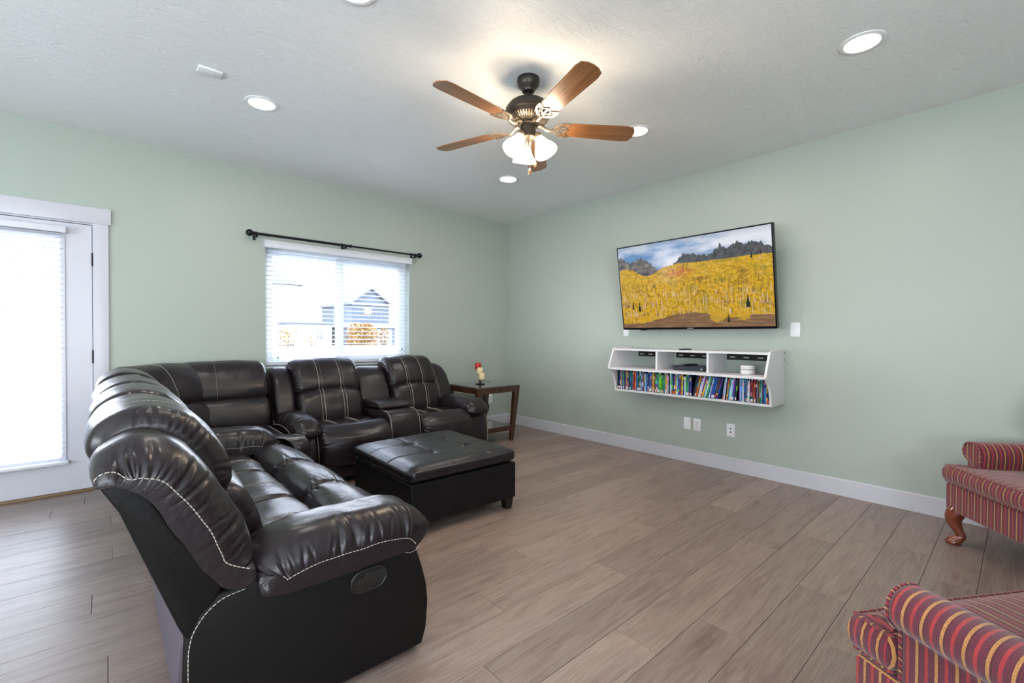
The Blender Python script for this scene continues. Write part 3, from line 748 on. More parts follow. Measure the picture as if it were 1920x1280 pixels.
def recliner_handle(t, w, sg):
    g = lambda d, z: (d, z)
    def capsule(cx, cz, L, r, n=14):
        return [(cx + L/2 + r*math.cos(a), cz + r*math.sin(a)) for a in [-PI/2 + PI*k/n for k in range(n+1)]] + [(cx - L/2 + r*math.cos(a), cz + r*math.sin(a)) for a in [PI/2 + PI*k/n for k in range(n+1)]]
    hnd = prism('recline_handle', capsule(.538, .350, .055, .036), w, w+sg*.003, mat('black_plastic', (.012, .011, .010), .35), t, plane='xz')
    bmat = bpy.data.materials['black_plastic']
    bm = bmesh.new()
    pts = [Vector((a, w+sg*.003, b)) for a, b in capsule(.538, .350, .055, .036)]; add_tube(bm, pts+[pts[0]], .0045, 8, False); bm_obj('bezel', bm, bmat, hnd, smooth=True)
    prism('paddle', [(.492, .338), (.520, .338), (.522, .327), (.575, .327), (.575, .375), (.528, .375), (.522, .363), (.492, .362)], w+sg*.003, w+sg*.009, bmat, hnd, bev=.0015, seg=1, plane='xz')
    prism('finger_well', [(.577, .328), (.60, .334), (.605, .350), (.60, .368), (.577, .374)], w+sg*.003, w+sg*.0045, BLK, hnd, plane='xz')

def sofa():
    L = 2.05; rng = random.Random(3)
    t = empty('reclining_sofa', (-4.02, -3.25, 0), label='dark leather three-seat reclining sofa in the foreground, recline lever on its near armrest', cat='sofa')
    # backs and base
    for a, b in ((.0, .25), (.255, .77), (.775, 1.29), (1.295, 1.80), (1.805, 2.05)):
        prism('back_panel', BACKP, a+.004, b-.006, LEA_M, t, bev=.012, seg=3)
    bm = bmesh.new(); add_box(bm, (.02, .12, .06), (.78, L-.12, .30), .02); add_box(bm, (.05, .14, .0), (.74, L-.14, .06)); bm_obj('base', bm, BLK, t)
    prism('back_skirt', [(.01, .05), (-.006, .2), (.004, .33), (.015, .36), (.03, .33), (.02, .05)], .03, L-.03, mat('loose_lining', (.09, .07, .09), .6), t, bev=.004)
    for wa, wb, sg in ((0, .235, -1), (L-.235, L, 1)):
        p_ = prism('arm_panel', catmull([PANEL[0]], True, 1)[:0] + PANEL, wa, wb, LEA_M, t, bev=.02, seg=4)
        wo = (wa if sg < 0 else wb) + sg*.0005
        c = catmull([(.012, .03), (.014, .20), (.016, .34), (.04, .405), (.09, .448), (.155, .458)], False, 8)
        stitches('stitching', [[Vector((a+.007, wo, b-.004)) for a, b in c], [Vector((a, wo, b)) for a, b in catmull([(.665, .418), (.685, .395), (.715, .392), (.74, .405)], False, 6)]], p_)
    recliner_handle(t, -.001, -1)
    add_arm(t, -.018, .262, rng, 0, 2, True, 1.15); add_arm(t, L-.285, L-.006, rng, 0, 1, True, 1., .86, .02)
    # wings over the arms
    for a, b, rim, ins, o_ in ((-.005, .262, (.12, .04), (.085, .03), 0), (L-.262, L-.008, (.04, .12), (.03, .085), 1)):
        hq = 1 if o_ == 0 else .5
        W = Puff(PROF_WING, a, b, rim, ins, int(430*hq), int(44*hq), (), (), None, .004, seed=o_+2, wr=.0025, nsm=int(14*hq)+1, arc=((-.166, .815), (.19, .47), (.06, .83)))
        fa, fb = W.fa, W.fb
        r2 = random.Random(11+o_)
        W.pleats = mk_pleats(r2, (o_,), fa+.02, fb-.03, 13, (.005, .010), (.007, .016), (.10, .19), .35) + mk_pleats(r2, (o_,), fa+.02, fb-.03, 9, (.004, .007), (.003, .006), (.07, .13), .3) + mk_pleats(r2, (1-o_,), fa, fb, 8, (.006, .01), (.003, .008), (.05, .1), .3)
        wg = W.build('wing_cushion', LEA, t)
        pts = []
        for k in range(121):
            c = W.at(fa+.035+(fb-fa-.05)*k/120, a if o_ == 0 else b, 1., .001); c.y += (-1 if o_ == 0 else 1)*.0008; pts.append(c)
        stitches('stitching', [pts], wg, .0014)
    for w0, w1 in ((.255, .77), (.775, 1.29), (1.295, 1.80)): seat_unit(t, w0, w1, rng, 1, True, .02)
sofa()

def loveseat():
    t = empty('console_loveseat', (-3.12, -.35, 0), -PI/2, label='dark leather reclining loveseat under the window with a centre console', cat='sofa')
    rng = random.Random(21); L = 1.87
    A0, A1, C0, C1, E0 = .20, .79, .79, 1.10, 1.64
    for a, b in ((.02, A0), (A0, A1), (C1, E0), (E0, L-.02)): prism('back_panel', BACKP, a+.004, b-.004, LEA_M, t, bev=.012)
    bm = bmesh.new(); add_box(bm, (.02, .1, .05), (.76, C0-.01, .30), .02); add_box(bm, (.02, C1+.01, .05), (.76, L-.1, .30), .02); add_box(bm, (.06, .12, 0), (.7, L-.12, .05)); bm_obj('base', bm, BLK, t)
    for a, b in ((A0+.01, A1-.01), (C1+.01, E0-.01)): prism('footrest_panel', [(.70, .06), (.79, .06), (.80, .10), (.80, .17), (.78, .20), (.70, .20)], a, b, LEA, t, bev=.012)
    for wa, wb, sg in ((0, A0, -1), (E0, L, 1)):
        p_ = prism('arm_panel', PANEL, wa, wb, LEA, t, bev=.03, seg=4)
        c = catmull([(.74, .42), (.765, .36), (.788, .26), (.79, .16), (.775, .04)], False, 6)
        wi = wb-.012 if sg < 0 else wb-.012
        stitches('stitching', [[Vector((a-.004, wi, b)) for a, b in c]], p_, .0017, solid=True)
    add_arm(t, .0, A0+.03, rng, 0, 1, False); add_arm(t, E0-.03, L+.03, rng, 1, 1, False)
    # shorter smooth wings
    for a, b in ((.03, A0+.01), (E0-.01, L-.03)):
        pw = [(d, .40+(z-.40)*.965) for d, z in PROF_WING]
        W = Puff(pw, a, b, (.05, .05), (.04, .04), 110, 14, (), (), (lambda v, u: Vector((v.x, v.y, v.z - .04*smooth01(u-.1)*smooth01((v.z-.6)/.3)))) if a > 1 else None, .006, seed=4, wr=.0015)
        W.build('wing_cushion', LEA, t)
    seat_unit(t, A0, A1, rng, 1, False); seat_unit(t, C1, E0, rng, 1, False)
    # console
    P = Puff([(d, .40+(z-.40)*.93) for d, z in PROF_WING], C0+.004, C1-.004, (.02, .02), (.018, .018), 100, 12, (), (), None, .004, wr=.001)
    P.build('console_back', LEA, t)
    cb = prism('console_box', catmull([(.14, .06), (.14, .30), (.14, .50), (.30, .515), (.50, .525), (.63, .525), (.70, .51), (.75, .46), (.775, .36), (.785, .22), (.78, .06)], False, 4), C0+.006, C1-.006, LEA, t, bev=.012, seg=3)
    f_ = catmull([(.45, .527), (.63, .527), (.70, .513), (.752, .462), (.778, .36), (.788, .22), (.784, .07)], False, 8)
    stitches('stitching', [[Vector((a+.002, w, b+.001)) for a, b in f_] for w in (C0+.016, C1-.016)], cb, .0017, solid=True)
    ld = Puff([(.16, .53), (.15, .56), (.2, .585), (.35, .59), (.50, .585), (.56, .57), (.575, .545), (.55, .53), (.35, .525)], C0-.005, C1+.005, (.02, .02), (.018, .018), 90, 12, (), (), None, .003, wr=.001)
    ld.build('console_lid', LEA, t)
    # the chaise-like bowed stitch on each seat front
loveseat()

def wedge():
    t = empty('corner_wedge', (-3.7, -.7, 0), label='curved dark leather corner section joining the sofa and the loveseat', cat='sofa')
    rng = random.Random(5)
    def cushion_set(loc, rz, W, nm=''):
        def place(P, name):
            o = P.build(name, LEA, t, loc, (0, 0, rz)); return o
        sl = (W*.46, W*.52)
        hd = Puff(PROF_HEAD, 0, W, (.05, .05), (.05, .05), 110, 18, (), [(x, .003, .006, 0, 1) for x in sl], None, .008, seed=rng.random()*9)
        f0, f1 = near_arc(hd, -.10, .965), near_arc(hd, .165, .675)
        if f0 > f1: f0, f1 = f1, f0
        hd.pleats = mk_pleats(rng, (0, 1), f0, f1, 6, (.006, .012), (.004, .010), (.05, .12), .5)
        h = place(hd, 'headrest_cushion')
        a, b = near_arc(hd, -.17, .9), near_arc(hd, .16, .66)
        fr = (b, a) if ((a-b) % 1) < .6 else (a, b)
        stitches('stitching', [line_on(hd, *fr, x, 60) for x in sl], h, .0015, solid=True)
        lb = Puff(PROF_LUMB, .005, W-.005, (.05, .05), (.045, .045), 80, 16, (), [(x, .003, .006, 0, 1) for x in sl], None, .006, seed=rng.random()*9)
        f0, f1 = near_arc(lb, .10, .675), near_arc(lb, .275, .45)
        if f0 > f1: f0, f1 = f1, f0
        lb.pleats = mk_pleats(rng, (0, 1), f0, f1, 4, (.006, .012), (.004, .010), (.05, .1), .5)
        l_ = place(lb, 'lumbar_cushion')
        a, b = near_arc(lb, .12, .67), near_arc(lb, .27, .43)
        fr = (b, a) if ((a-b) % 1) < .6 else (a, b)
        stitches('stitching', [line_on(lb, *fr, x, 40) for x in sl], l_, .0015, solid=True)
        prism('back_panel', BACKP, .01, W-.01, LEA_M, t, bev=.012, loc=loc, rot=(0, 0, rz))
    # local to the empty: world minus (-3.7,-.7)
    cushion_set((-.13, .35, 0), -PI/2, .70)                # along the window wall, faces the room
    cushion_set((-.38, -.00+.02, 0), math.radians(-52), .56)     # diagonal piece
    cushion_set((-.32, -.492, 0), 0, .45)                        # beside the sofa
    # seat with a rounded front corner
    out = [(-.22, .20), (-.20, .27), (-.12, .29), (.40, .29), (.50, .28), (.555, .15), (.560, -.10), (.560, -.40), (.572, -.45), (.63, -.48), (.662, -.54), (.65, -.61), (.60, -.645), (.56, -.645), (.520, -.63), (.508, -.57), (.506, -.49), (.44, -.466), (.30, -.465), (-.10, -.465), (-.17, -.462), (-.22, -.42), (-.22, -.30)]
    pts = catmull(out, True, 5)
    bm = bmesh.new(); lv = []
    c = Vector((.15, -.12))
    for s_, z in ((.90, .06), (.93, .16), (.965, .24), (.99, .32), (1.0, .38), (.985, .42), (.95, .445), (.90, .458), (.7, .465), (.4, .462)):
        lv.append([bm.verts.new((c.x+(p[0]-c.x)*s_, c.y+(p[1]-c.y)*s_, z)) for p in pts])
    n = len(pts)
    for a, b in zip(lv, lv[1:]):
        for k in range(n): bm.faces.new((a[k], a[(k+1) % n], b[(k+1) % n], b[k]))
    bm.faces.new(lv[-1]); bm.faces.new(lv[0])
    s_ = bm_obj('seat_cushion', bm, LEA, t, smooth=True)
    seg = [p for p in pts if p[0] > .44 and p[1] < .1]
    seg.sort(key=lambda p: -math.atan2(p[1]+.12, p[0]-.15))
    lines = []
    for q, z in ((.935, .452), (.912, .458)): lines.append([Vector((c.x+(p[0]-c.x)*q, c.y+(p[1]-c.y)*q, z)) for p in seg])
    stitches('stitching', lines, s_, .0016, solid=True)
wedge()

# ------------------------------------------------------------------ ottoman
def ottoman():
    t = empty('storage_ottoman', (-2.425, -1.975, 0), math.radians(-1.5), label='square black tufted leather storage ottoman standing in front of the loveseat', cat='ottoman')
    hx, hy = .405, .43
    bm = bmesh.new(); add_box(bm, (-hx, -hy, .075), (hx, hy, .322), .012, 3)
    bmesh.ops.subdivide_edges(bm, edges=[e for e in bm.edges if e.calc_length() > .2], cuts=14, use_grid_fill=True)
    for v in bm.verts:
        if v.co.z < .30: v.co.z += 0
        e = noise.noise(v.co*7)*.004
        if abs(v.co.y+hy) < .02: v.co.y += e
        if abs(v.co.x-hx) < .02: v.co.x += e; 
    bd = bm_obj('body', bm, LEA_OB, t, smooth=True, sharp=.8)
    for s_ in (-1, 1):
        stitches('seam', [[(s_*.135, -hy-.0008, .08), (s_*.135, -hy-.0008, .318)], [(-hx-.0008, s_*.14, .08), (-hx-.0008, s_*.14, .318)]], bd, .0012, m=BLK, solid=True)
    # lid: dense grid with dimples and creases
    nx, ny = 84, 88; bm = bmesh.new(); z0, z1 = .335, .395
    tufts = [(-.10, .14), (-.10, -.14), (.17, .14), (.17, -.14)]
    def top(x, y):
        ex = max(0, 1-(hx+.004-abs(x))/.10); ey = max(0, 1-(hy+.004-abs(y))/.10)
        z = z1 + .028*(1-ex**2.5)*(1-ey**2.5)
        for tx, ty in tufts:
            r = math.hypot(x-tx, y-ty); z -= .024*math.exp(-(r/.030)**1.4)
            a = math.atan2(y-ty, x-tx); z -= .004*math.exp(-r/.06)*(.5+.5*math.cos(a*6+tx*40))*(1 if r > .01 else 0)
        def crease(ax, ay, bx, by, dep, wid):
            d = Vector((bx-ax, by-ay)); L = d.length; d /= L; q = Vector((x-ax, y-ay)); u = q.dot(d)
            if u < 0 or u > L: return 0
            w = abs(q.x*d.y-q.y*d.x); return dep*math.exp(-(w/wid)**2)*(.5+.5*math.cos(2*PI*u/L) if False else 1)
        for ty in (.14, -.14):
            z -= crease(-hx, ty-.0, -.10, ty, .006, .006); z -= crease(.17, ty, hx, ty+.02, .0025, .008); z -= crease(-.10, ty, .17, ty, .004, .008)
        for tx in (-.10, .17): z -= crease(tx, .14, tx, -.14, .0035, .008); z -= crease(tx, -.14, tx+.02, -hy, .0025, .008); z -= crease(tx, .14, tx, hy, .0025, .008)
        return z + .003*noise.noise(Vector((x*6, y*6, 3)))
    rr = .022
    def corner(x, y):   # round the plan corners
        R = .045; cx, cy = hx-R, hy-R
        if abs(x) > cx and abs(y) > cy:
            dx, dy = abs(x)-cx, abs(y)-cy; m_ = max(dx, dy); L = math.hypot(dx, dy)
            if L > 1e-6: k = m_/L; dx *= k; dy *= k
            return math.copysign(cx+dx, x), math.copysign(cy+dy, y)
        return x, y
    def sp(i, n, h_):   # denser near the edge
        u = -1+2*i/n; return h_*u
    V = []
    for i in range(nx+1):
        r_ = []
        for j in range(ny+1):
            x, y = sp(i, nx, hx), sp(j, ny, hy); z = top(x, y); x, y = corner(x, y); r_.append(bm.verts.new((x, y, z)))
        V.append(r_)
    for i in range(nx):
        for j in range(ny): bm.faces.new((V[i][j], V[i+1][j], V[i+1][j+1], V[i][j+1]))
    edge = [V[i][0] for i in range(nx+1)] + [V[nx][j] for j in range(1, ny+1)] + [V[i][ny] for i in range(nx-1, -1, -1)] + [V[0][j] for j in range(ny-1, 0, -1)]
    prev = edge
    for off, dz in ((.007, -.004), (.010, -.012), (.011, -.03), (.011, -.045), (.008, -.055), (.0, -.062)):
        ring = []
        for v in edge:
            q = Vector((v.co.x, v.co.y)); nrm = Vector((q.x if abs(q.x) > hx-.046 else 0, q.y if abs(q.y) > hy-.046 else 0))
            cx = q.x - math.copysign(min(abs(q.x), hx-.045), q.x); cy = q.y - math.copysign(min(abs(q.y), hy-.045), q.y)
            nn = Vector((cx, cy)); nn = nn.normalized() if nn.length > 1e-6 else Vector((0, 0))
            ring.append(bm.verts.new((q.x+nn.x*off, q.y+nn.y*off, v.co.z+dz)))
        for k in range(len(edge)): bm.faces.new((prev[k], prev[(k+1) % len(edge)], ring[(k+1) % len(edge)], ring[k]))
        prev = ring
    bm.faces.new(prev)
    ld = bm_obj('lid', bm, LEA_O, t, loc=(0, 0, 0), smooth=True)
    ld.rotation_euler = (math.radians(.0), math.radians(-.6), 0); ld.location = (0, 0, .001)
    for tx, ty in tufts: lathe('button', [(.0, .004), (.007, .003), (.010, 0), (.008, -.003)], LEA_O, ld, (tx, ty, z1+.006), 14)
    lines = []
    for zz in (.009, .013):
        o_ = .0115
        lines.append([(-hx-o_, -hy+.05, z1-zz), (-hx-o_, hy-.05, z1-zz)]); lines.append([(-hx+.05, -hy-o_, z1-zz), (hx-.05, -hy-o_, z1-zz)])
    stitches('stitching', lines, ld, .0009, m=BLK, solid=True)
    for sx in (-1, 1):
        for sy in (-1, 1):
            bm = bmesh.new(); vs_ = add_box(bm, (-.032, -.032, 0), (.032, .032, .078))
            for v in vs_:
                if v.co.z < .01: v.co.x *= .75; v.co.y *= .75
            bm_obj('leg', bm, mat('espresso_leg', (.012, .007, .006), .4) if 'espresso_leg' not in bpy.data.materials else bpy.data.materials['espresso_leg'], t, loc=(sx*(hx-.045), sy*(hy-.045), 0))
    bm = bmesh.new()
    add_box(bm, (-hx+.004, -.16+.22, .322), (-hx+.20, .10+.0, .3300), .002, 1)
    for v in bm.verts: v.co.y += 0
    b = bm_obj('folded_blanket', bm, mat('turquoise_cloth', (.02, .30, .42), .8)); b.location = (-2.425, -1.93, 0); b.rotation_euler = (0, 0, math.radians(2))
    tag(b, 'bright turquoise cloth peeking out under the lid of the black ottoman', 'blanket')
ottoman()

# ------------------------------------------------------------------ end table and candles
def end_table():
    x0, x1, y0, y1, zt = -1.18, -.62, -.885, -.30, .632
    cx, cy = (x0+x1)/2, (y0+y1)/2
    t = empty('end_table', (cx, cy, 0), label='dark wood end table with glass top and lower shelf standing between loveseat and corner', cat='table')
    hx, hy = (x1-x0)/2, (y1-y0)/2
    for sx in (-1, 1):
        for sy in (-1, 1):
            bm = bmesh.new(); vs_ = add_box(bm, (-.028, -.028, 0), (.028, .028, zt))
            for v in vs_:
                top_ = v.co.z > .3
                w = 1.15 if top_ else .72
                v.co.x = v.co.x*w + (sx*.012 if top_ else -sx*.055); v.co.y = v.co.y*w + (sy*.0 if top_ else -sy*.012)
            bmesh.ops.bevel(bm, geom=list(bm.edges), offset=.003, segments=1, affect='EDGES')
            bm_obj('leg', bm, WALN, t, loc=(sx*(hx-.015), sy*(hy-.02), 0))
    for a, b in (((-hx+.03, -hy-.002, zt-.07), (hx-.03, -hy+.03, zt-.004)), ((-hx+.03, hy-.03, zt-.07), (hx-.03, hy, zt-.004)), ((-hx, -hy+.03, zt-.07), (-hx+.03, hy-.03, zt-.004)), ((hx-.03, -hy+.03, zt-.07), (hx, hy-.03, zt-.004))):
        box('apron', a, b, WALN, t, .003, 1)
    TG = mat('smoked_glass', (.10, .10, .09), .06, spec=.9, coat=.5)
    box('glass_top', (-hx+.025, -hy+.03, zt-.006), (hx-.025, hy-.03, zt+.002), TG, t, .002, 1)
    for a, b in (((-hx+.05, -hy+.01, .125), (hx-.05, -hy+.035, .175)), ((-hx+.05, hy-.035, .125), (hx-.05, hy-.01, .175)), ((-hx+.05, -hy+.035, .125), (-hx+.075, hy-.035, .175)), ((hx-.075, -hy+.035, .125), (hx-.05, hy-.035, .175))):
        box('shelf_rail', a, b, WALN, t, .003, 1)
    box('glass_shelf', (-hx+.06, -hy+.03, .170), (hx-.06, hy-.03, .178), TG, t, .002, 1)
    bx, by = -.915, -.565; z = zt+.002
    bk = Vector((.665, .747, 0)); rt = Vector((.747, -.665, 0))
    s = empty('candle_holder', (bx, by, z), label='black iron three-tier candle holder standing on the end table', cat='candle holder')
    def pl(v): return (v.x, v.y)
    pos = [(rt*-.032+bk*.07, .176), (rt*-.005+bk*-.005, .120), (rt*.022+bk*-.075, .064)]
    bm = bmesh.new(); add_lathe(bm, [(0, 0), (.052, 0), (.054, .006), (.04, .010), (0, .011)], n=28); bm_obj('base', bm, IRON, s, smooth=True, sharp=.6)
    for p, h_ in pos:
        tube('post', [(p.x*.45, p.y*.45, .008), (p.x*.5, p.y*.5, h_*.7), (p.x, p.y, h_-.006)], .0045, IRON, s, 8)
        lathe('dish', [(0, h_-.008), (.03, h_-.008), (.043, h_-.003), (.045, h_), (.042, h_), (0, h_-.003)], IRON, s, (p.x, p.y, 0), 24)
    red = mat('red_wax', (.45, .006, .006), .35); cream = mat('cream_wax', (.78, .62, .36), .4)
    for (p, h_), m, hh, lab in zip(pos, (red, cream, cream), (.072, .078, .074), ('red pillar candle on the highest dish of the black holder', 'cream pillar candle on the middle dish of the black holder', 'cream pillar candle on the lowest dish of the black holder')):
        e = empty('pillar_candle', (bx+p.x, by+p.y, z+h_-.003), label=lab, cat='candle', group='pillar candles on the end table')
        lathe('wax_body', [(0, 0), (.033, 0), (.035, .003), (.035, hh-.004), (.032, hh), (.024, hh-.002), (.018, hh-.008), (0, hh-.009)], m, e, n=26)
        tube('wick', [(0, 0, hh-.009), (.001, 0, hh-.001)], .0012, SLOT, e, 5)
end_table()

# ------------------------------------------------------------------ wall plates
def plate(name, y, z, lab, kind, wall='R', x=0):
    if wall == 'R': e = empty(name, (0, y, z), PI/2*0, lab, 'outlet' if kind in ('duplex', 'jack') else 'wall plate')
    else: e = empty(name, (x, 0, z), PI/2, lab, 'outlet')
    bm = bmesh.new(); add_box(bm, (-.006, -.0355, -.0575), (0, .0355, .0575), .0025, 2); bm_obj('plate', bm, PLATE, e, smooth=True, sharp=.8)
    def disc(nm, yy, zz, r, m, d=-.0075): lathe(nm, [(0, d), (r, d), (r, -.005)], m, e, (0, yy, zz), 14, 'x')
    if kind == 'duplex':
        for s_ in (1, -1):
            f = box('receptacle', (-.0085, -.017, s_*.0195-.0145), (-.005, .017, s_*.0195+.0145), PLATE, e, .004)
            for yy in (-.006, .006): box('slot', (-.0092, yy-.0011, s_*.0195-.003), (-.0084, yy+.0011, s_*.0195+.006), SLOT, f)
            box('ground_hole', (-.0092, -.0025, s_*.0195-.0095), (-.0084, .0025, s_*.0195-.006), SLOT, f)
        disc('screw', 0, 0, .003, HING)
    elif kind == 'jack':
        disc('coax_jack', 0, .016, .006, SLOT, -.012); box('phone_jack', (-.0075, -.006, -.022), (-.0055, .006, -.010), SLOT, e)
        disc('screw', 0, .045, .003, HING); disc('screw', 0, -.045, .003, HING)
    else:
        disc('screw', 0, .042, .003, PLATE); disc('screw', 0, -.042, .003, PLATE)
plate('wall_plate', -2.625, .369, 'blank white wall plate below the shelf beside the double outlet', 'blank')
plate('wall_plate', -2.722, .368, 'white double power outlet below the floating shelf', 'duplex')
plate('wall_plate', -3.032, .364, 'white cable and phone jack plate below the floating shelf', 'jack')
plate('wall_plate', -3.533, 1.258, 'blank white wall plate between television and striped chairs, right of the screen', 'blank')
plate('wall_plate', -1.932, 1.258, 'blank white wall plate half hidden behind the lower corner of the television', 'blank')
plate('wall_plate', 0, .358, 'white power outlet low on the window wall behind the end table', 'duplex', 'L', -.315)

# ------------------------------------------------------------------ television
def television():
    top, bot = Vector((-.287, 0, 2.092)), Vector((-.154, 0, 1.266))
    up = (top-bot).normalized(); Hh = (top-bot).length; ang = math.atan2(up.x, up.z)
    t = empty('television', (-.154, -2.727, 1.266), label='large flat television tilted down on the wall, showing golden autumn trees under mountains', cat='television')
    t.rotation_euler = (0, ang, 0); W = 1.45/2
    box('casing', (.004, -W, 0), (.045, W, Hh), mat('black_casing', (.01, .01, .012), .35), t, .006)
    bm = bmesh.new(); frame_bars2 = (((-.003, -W, 0), (.006, -W+.012, Hh)), ((-.003, W-.012, 0), (.006, W, Hh)), ((-.003, -W+.012, 0), (.006, W-.012, .020)), ((-.003, -W+.012, Hh-.012), (.006, W-.012, Hh)))
    for a, b in frame_bars2: add_box(bm, a, b, .0015, 1)
    bm_obj('bezel', bm, mat('gloss_black_bezel', (.006, .006, .008), .15), t)
    box('rear_housing', (.045, -.45, .12), (.085, .45, Hh-.25), bpy.data.materials['black_casing'], t, .01)
    box('logo', (-.0036, -.03, .007), (-.0029, .03, .013), mat('silver_logo', (.6, .6, .62), .3, .8), t)
    box('sensor_bump', (-.002, .46, -.008), (.02, .53, .001), bpy.data.materials['black_casing'], t, .003, 1)
    # screen: flat picture as colour attribute on a fine grid
    nx, ny = 380, 216; y0, y1, z0, z1 = W-.012, -W+.012, .020, Hh-.012     # u runs from the far end (left in the photo) to the near end
    def fb(x, y, o=4, s=0.): 
        v = 0; a = .5
        for k in range(o): v += a*noise.noise(Vector((x, y, s+k*3.1))); x *= 2.03; y *= 2.03; a *= .5
        return v
    def mix(a, b, t_): t_ = max(0, min(1, t_)); return tuple(p+(q-p)*t_ for p, q in zip(a, b))
    vs_, cols = [], []
    trees = [(.505*0+.86, .20, .035, .14), (.745, .05, .022, .10), (.09, .23, .018, .10), (.14, .20, .03, .14), (.89, .70, .02, .07), (.94, .73, .015, .06)]
    for j in range(ny+1):
        v = j/ny
        for i in range(nx+1):
            u = i/nx; vs_.append((-.0012, y0+(y1-y0)*u, z0+(z1-z0)*v))
            # hill line of the gold slope and mountain ridge
            hill = .70 + .05*math.exp(-((u-.05)/.10)**2) - .09*math.exp(-((u-.22)/.10)**2) + .03*math.sin(u*5-.6) + .05*smooth01((u-.55)/.4) + .012*fb(u*14, 0, 3, 5)
            ridge = .70 + .17*math.exp(-((u-.0)/.09)**2) + .12*math.exp(-((u-.18)/.075)**2) + .12*math.exp(-((u-.50)/.07)**2) + .07*smooth01((u-.50)/.1) + .10*math.exp(-((u-.74)/.05)**2) - .04*smooth01((u-.70)/.05) + .10*smooth01((u-.75)/.05)*(1-.45*smooth01((u-.93)/.06)) + .03*math.exp(-((u-.83)/.02)**2) + .03*math.exp(-((u-.90)/.03)**2) + .11*abs(fb(u*30, 1, 5, 2)) - .05*smooth01((u-.25)/.1)*smooth01((.45-u)/.1)
            if v > ridge and v > hill:
                cl = .5+1.1*fb(u*4, v*7, 5, 1) + .35*smooth01((u-.5)/.4) - .2*smooth01((.4-u)/.2)
                c = mix((.10, .22, .42), (.62, .64, .70), (cl-.25)*1.6); c = mix(c, (.30, .33, .40), .5*smooth01((v-.92)/.08))
            elif v > hill:
                rk = .5+fb(u*30, v*22-u*10, 4, 8)*1.3
                c = mix((.035, .035, .045), (.20, .17, .16), rk-.15) if u < .35 else mix((.03, .032, .04), (.10, .10, .11), rk)
                if u < .3: c = mix(c, (.30, .26, .24), max(0, fb(u*22, v*18, 3, 4))*1.5)
            else:
                n1 = fb(u*9, v*12, 4, 3); n2 = fb(u*60, v*46, 3, 6); n3 = fb(u*24, v*30, 3, 12)
                c = mix((.62, .36, .015), (.40, .22, .008), .5+n2*1.8)
                c = mix(c, (.74, .46, .02), max(0, n3)*1.5); c = mix(c, (.17, .10, .012), max(0, -n1*2.2-.1+n2*.6))
                c = mix(c, (.16, .17, .02), max(0, n1*1.5+.06+n2*.5)*(.9 if u > .4 else .5))
                c = mix(c, (.42, .24, .20), max(0, n3*1.6-.15)*(1 if v < .45 else .6))
                if v > .5: c = mix(c, (.42, .10, .02), 1.6*max(0, math.exp(-((u-.45)/.10)**2-((v-.63)/.07)**2)-.25)*(.6+n2*2))
                tr = noise.noise(Vector((u*190, v*9, 2)))
                if .12 < v < .50 and tr > .25: c = mix(c, (.55, .42, .34), min(1, (tr-.25)*3)*smooth01((.5-v)/.1))
                if v < .55 and tr < -.32: c = mix(c, (.06, .05, .03), .6)
                mead = .07 + .10*math.exp(-((u-.50)/.20)**2)*(1+.5*fb(u*25, 5, 3, 1)) + .05*smooth01((u-.7)/.2) - .02*smooth01((.3-u)/.2) + .02*fb(u*9, 3, 3, 1)
                if v < mead: c = mix((.13, .075, .04), (.24, .14, .07), .5+fb(u*10, v*50, 4, 9)*1.6); c = mix(c, (.16, .05, .03), max(0, fb(u*16, v*60, 2, 14))*1.5)
            for (tu, tv, tw, th) in trees:
                if tv < v < tv+th:
                    k = (v-tv)/th
                    if abs(u-tu) < tw*.5*(1-k)*(.75+.5*noise.noise(Vector((v*90, tu*20, 0)))): c = (.012, .016, .008) if tw < .036 else c
            for bu, bv, bw in ((.83, .13, .05), (.68, .12, .06), (.16, .09, .035)):
                if math.hypot((u-bu)/bw, (v-bv)/(bw*1.5)) < .8+n_(u, v, noise) : c = mix(c, (.50, .30, .02), .75)
            cols.append(c)
    fs = [(j*(nx+1)+i, j*(nx+1)+i+1, (j+1)*(nx+1)+i+1, (j+1)*(nx+1)+i) for j in range(ny) for i in range(nx)]
    me = bpy.data.meshes.new('screen'); me.from_pydata(vs_, [], fs); me.update()
    ca = me.color_attributes.new('picture', 'FLOAT_COLOR', 'POINT'); flat = []
    for c in cols: flat += [c[0], c[1], c[2], 1.]
    ca.data.foreach_set('color', flat)
    sm = mat('lit_screen', (.01, .01, .01), .12, spec=.5); at = N(sm, 'ShaderNodeVertexColor'); at.layer_name = 'picture'
    LK(sm, at.outputs[0], bsdf(sm).inputs['Emission Color']); bsdf(sm).inputs['Emission Strength'].default_value = .85
    link('screen', me, sm, t)
    m = empty('wall_mount', (0, -2.727, 1.69), label='black tilting bracket holding the television on the wall', cat='mount')
    box('mount_plate', (-.02, -.25, -.11), (0, .25, .11), IRON, m, .003, 1)
    for y in (-.2, .2): box('mount_arm', (-.125, y-.015, -.14), (-.012, y+.015, .10), IRON, m, .003, 1)
def n_(u, v, nz): return .3*nz.noise(Vector((u*60, v*60, 9)))
television()

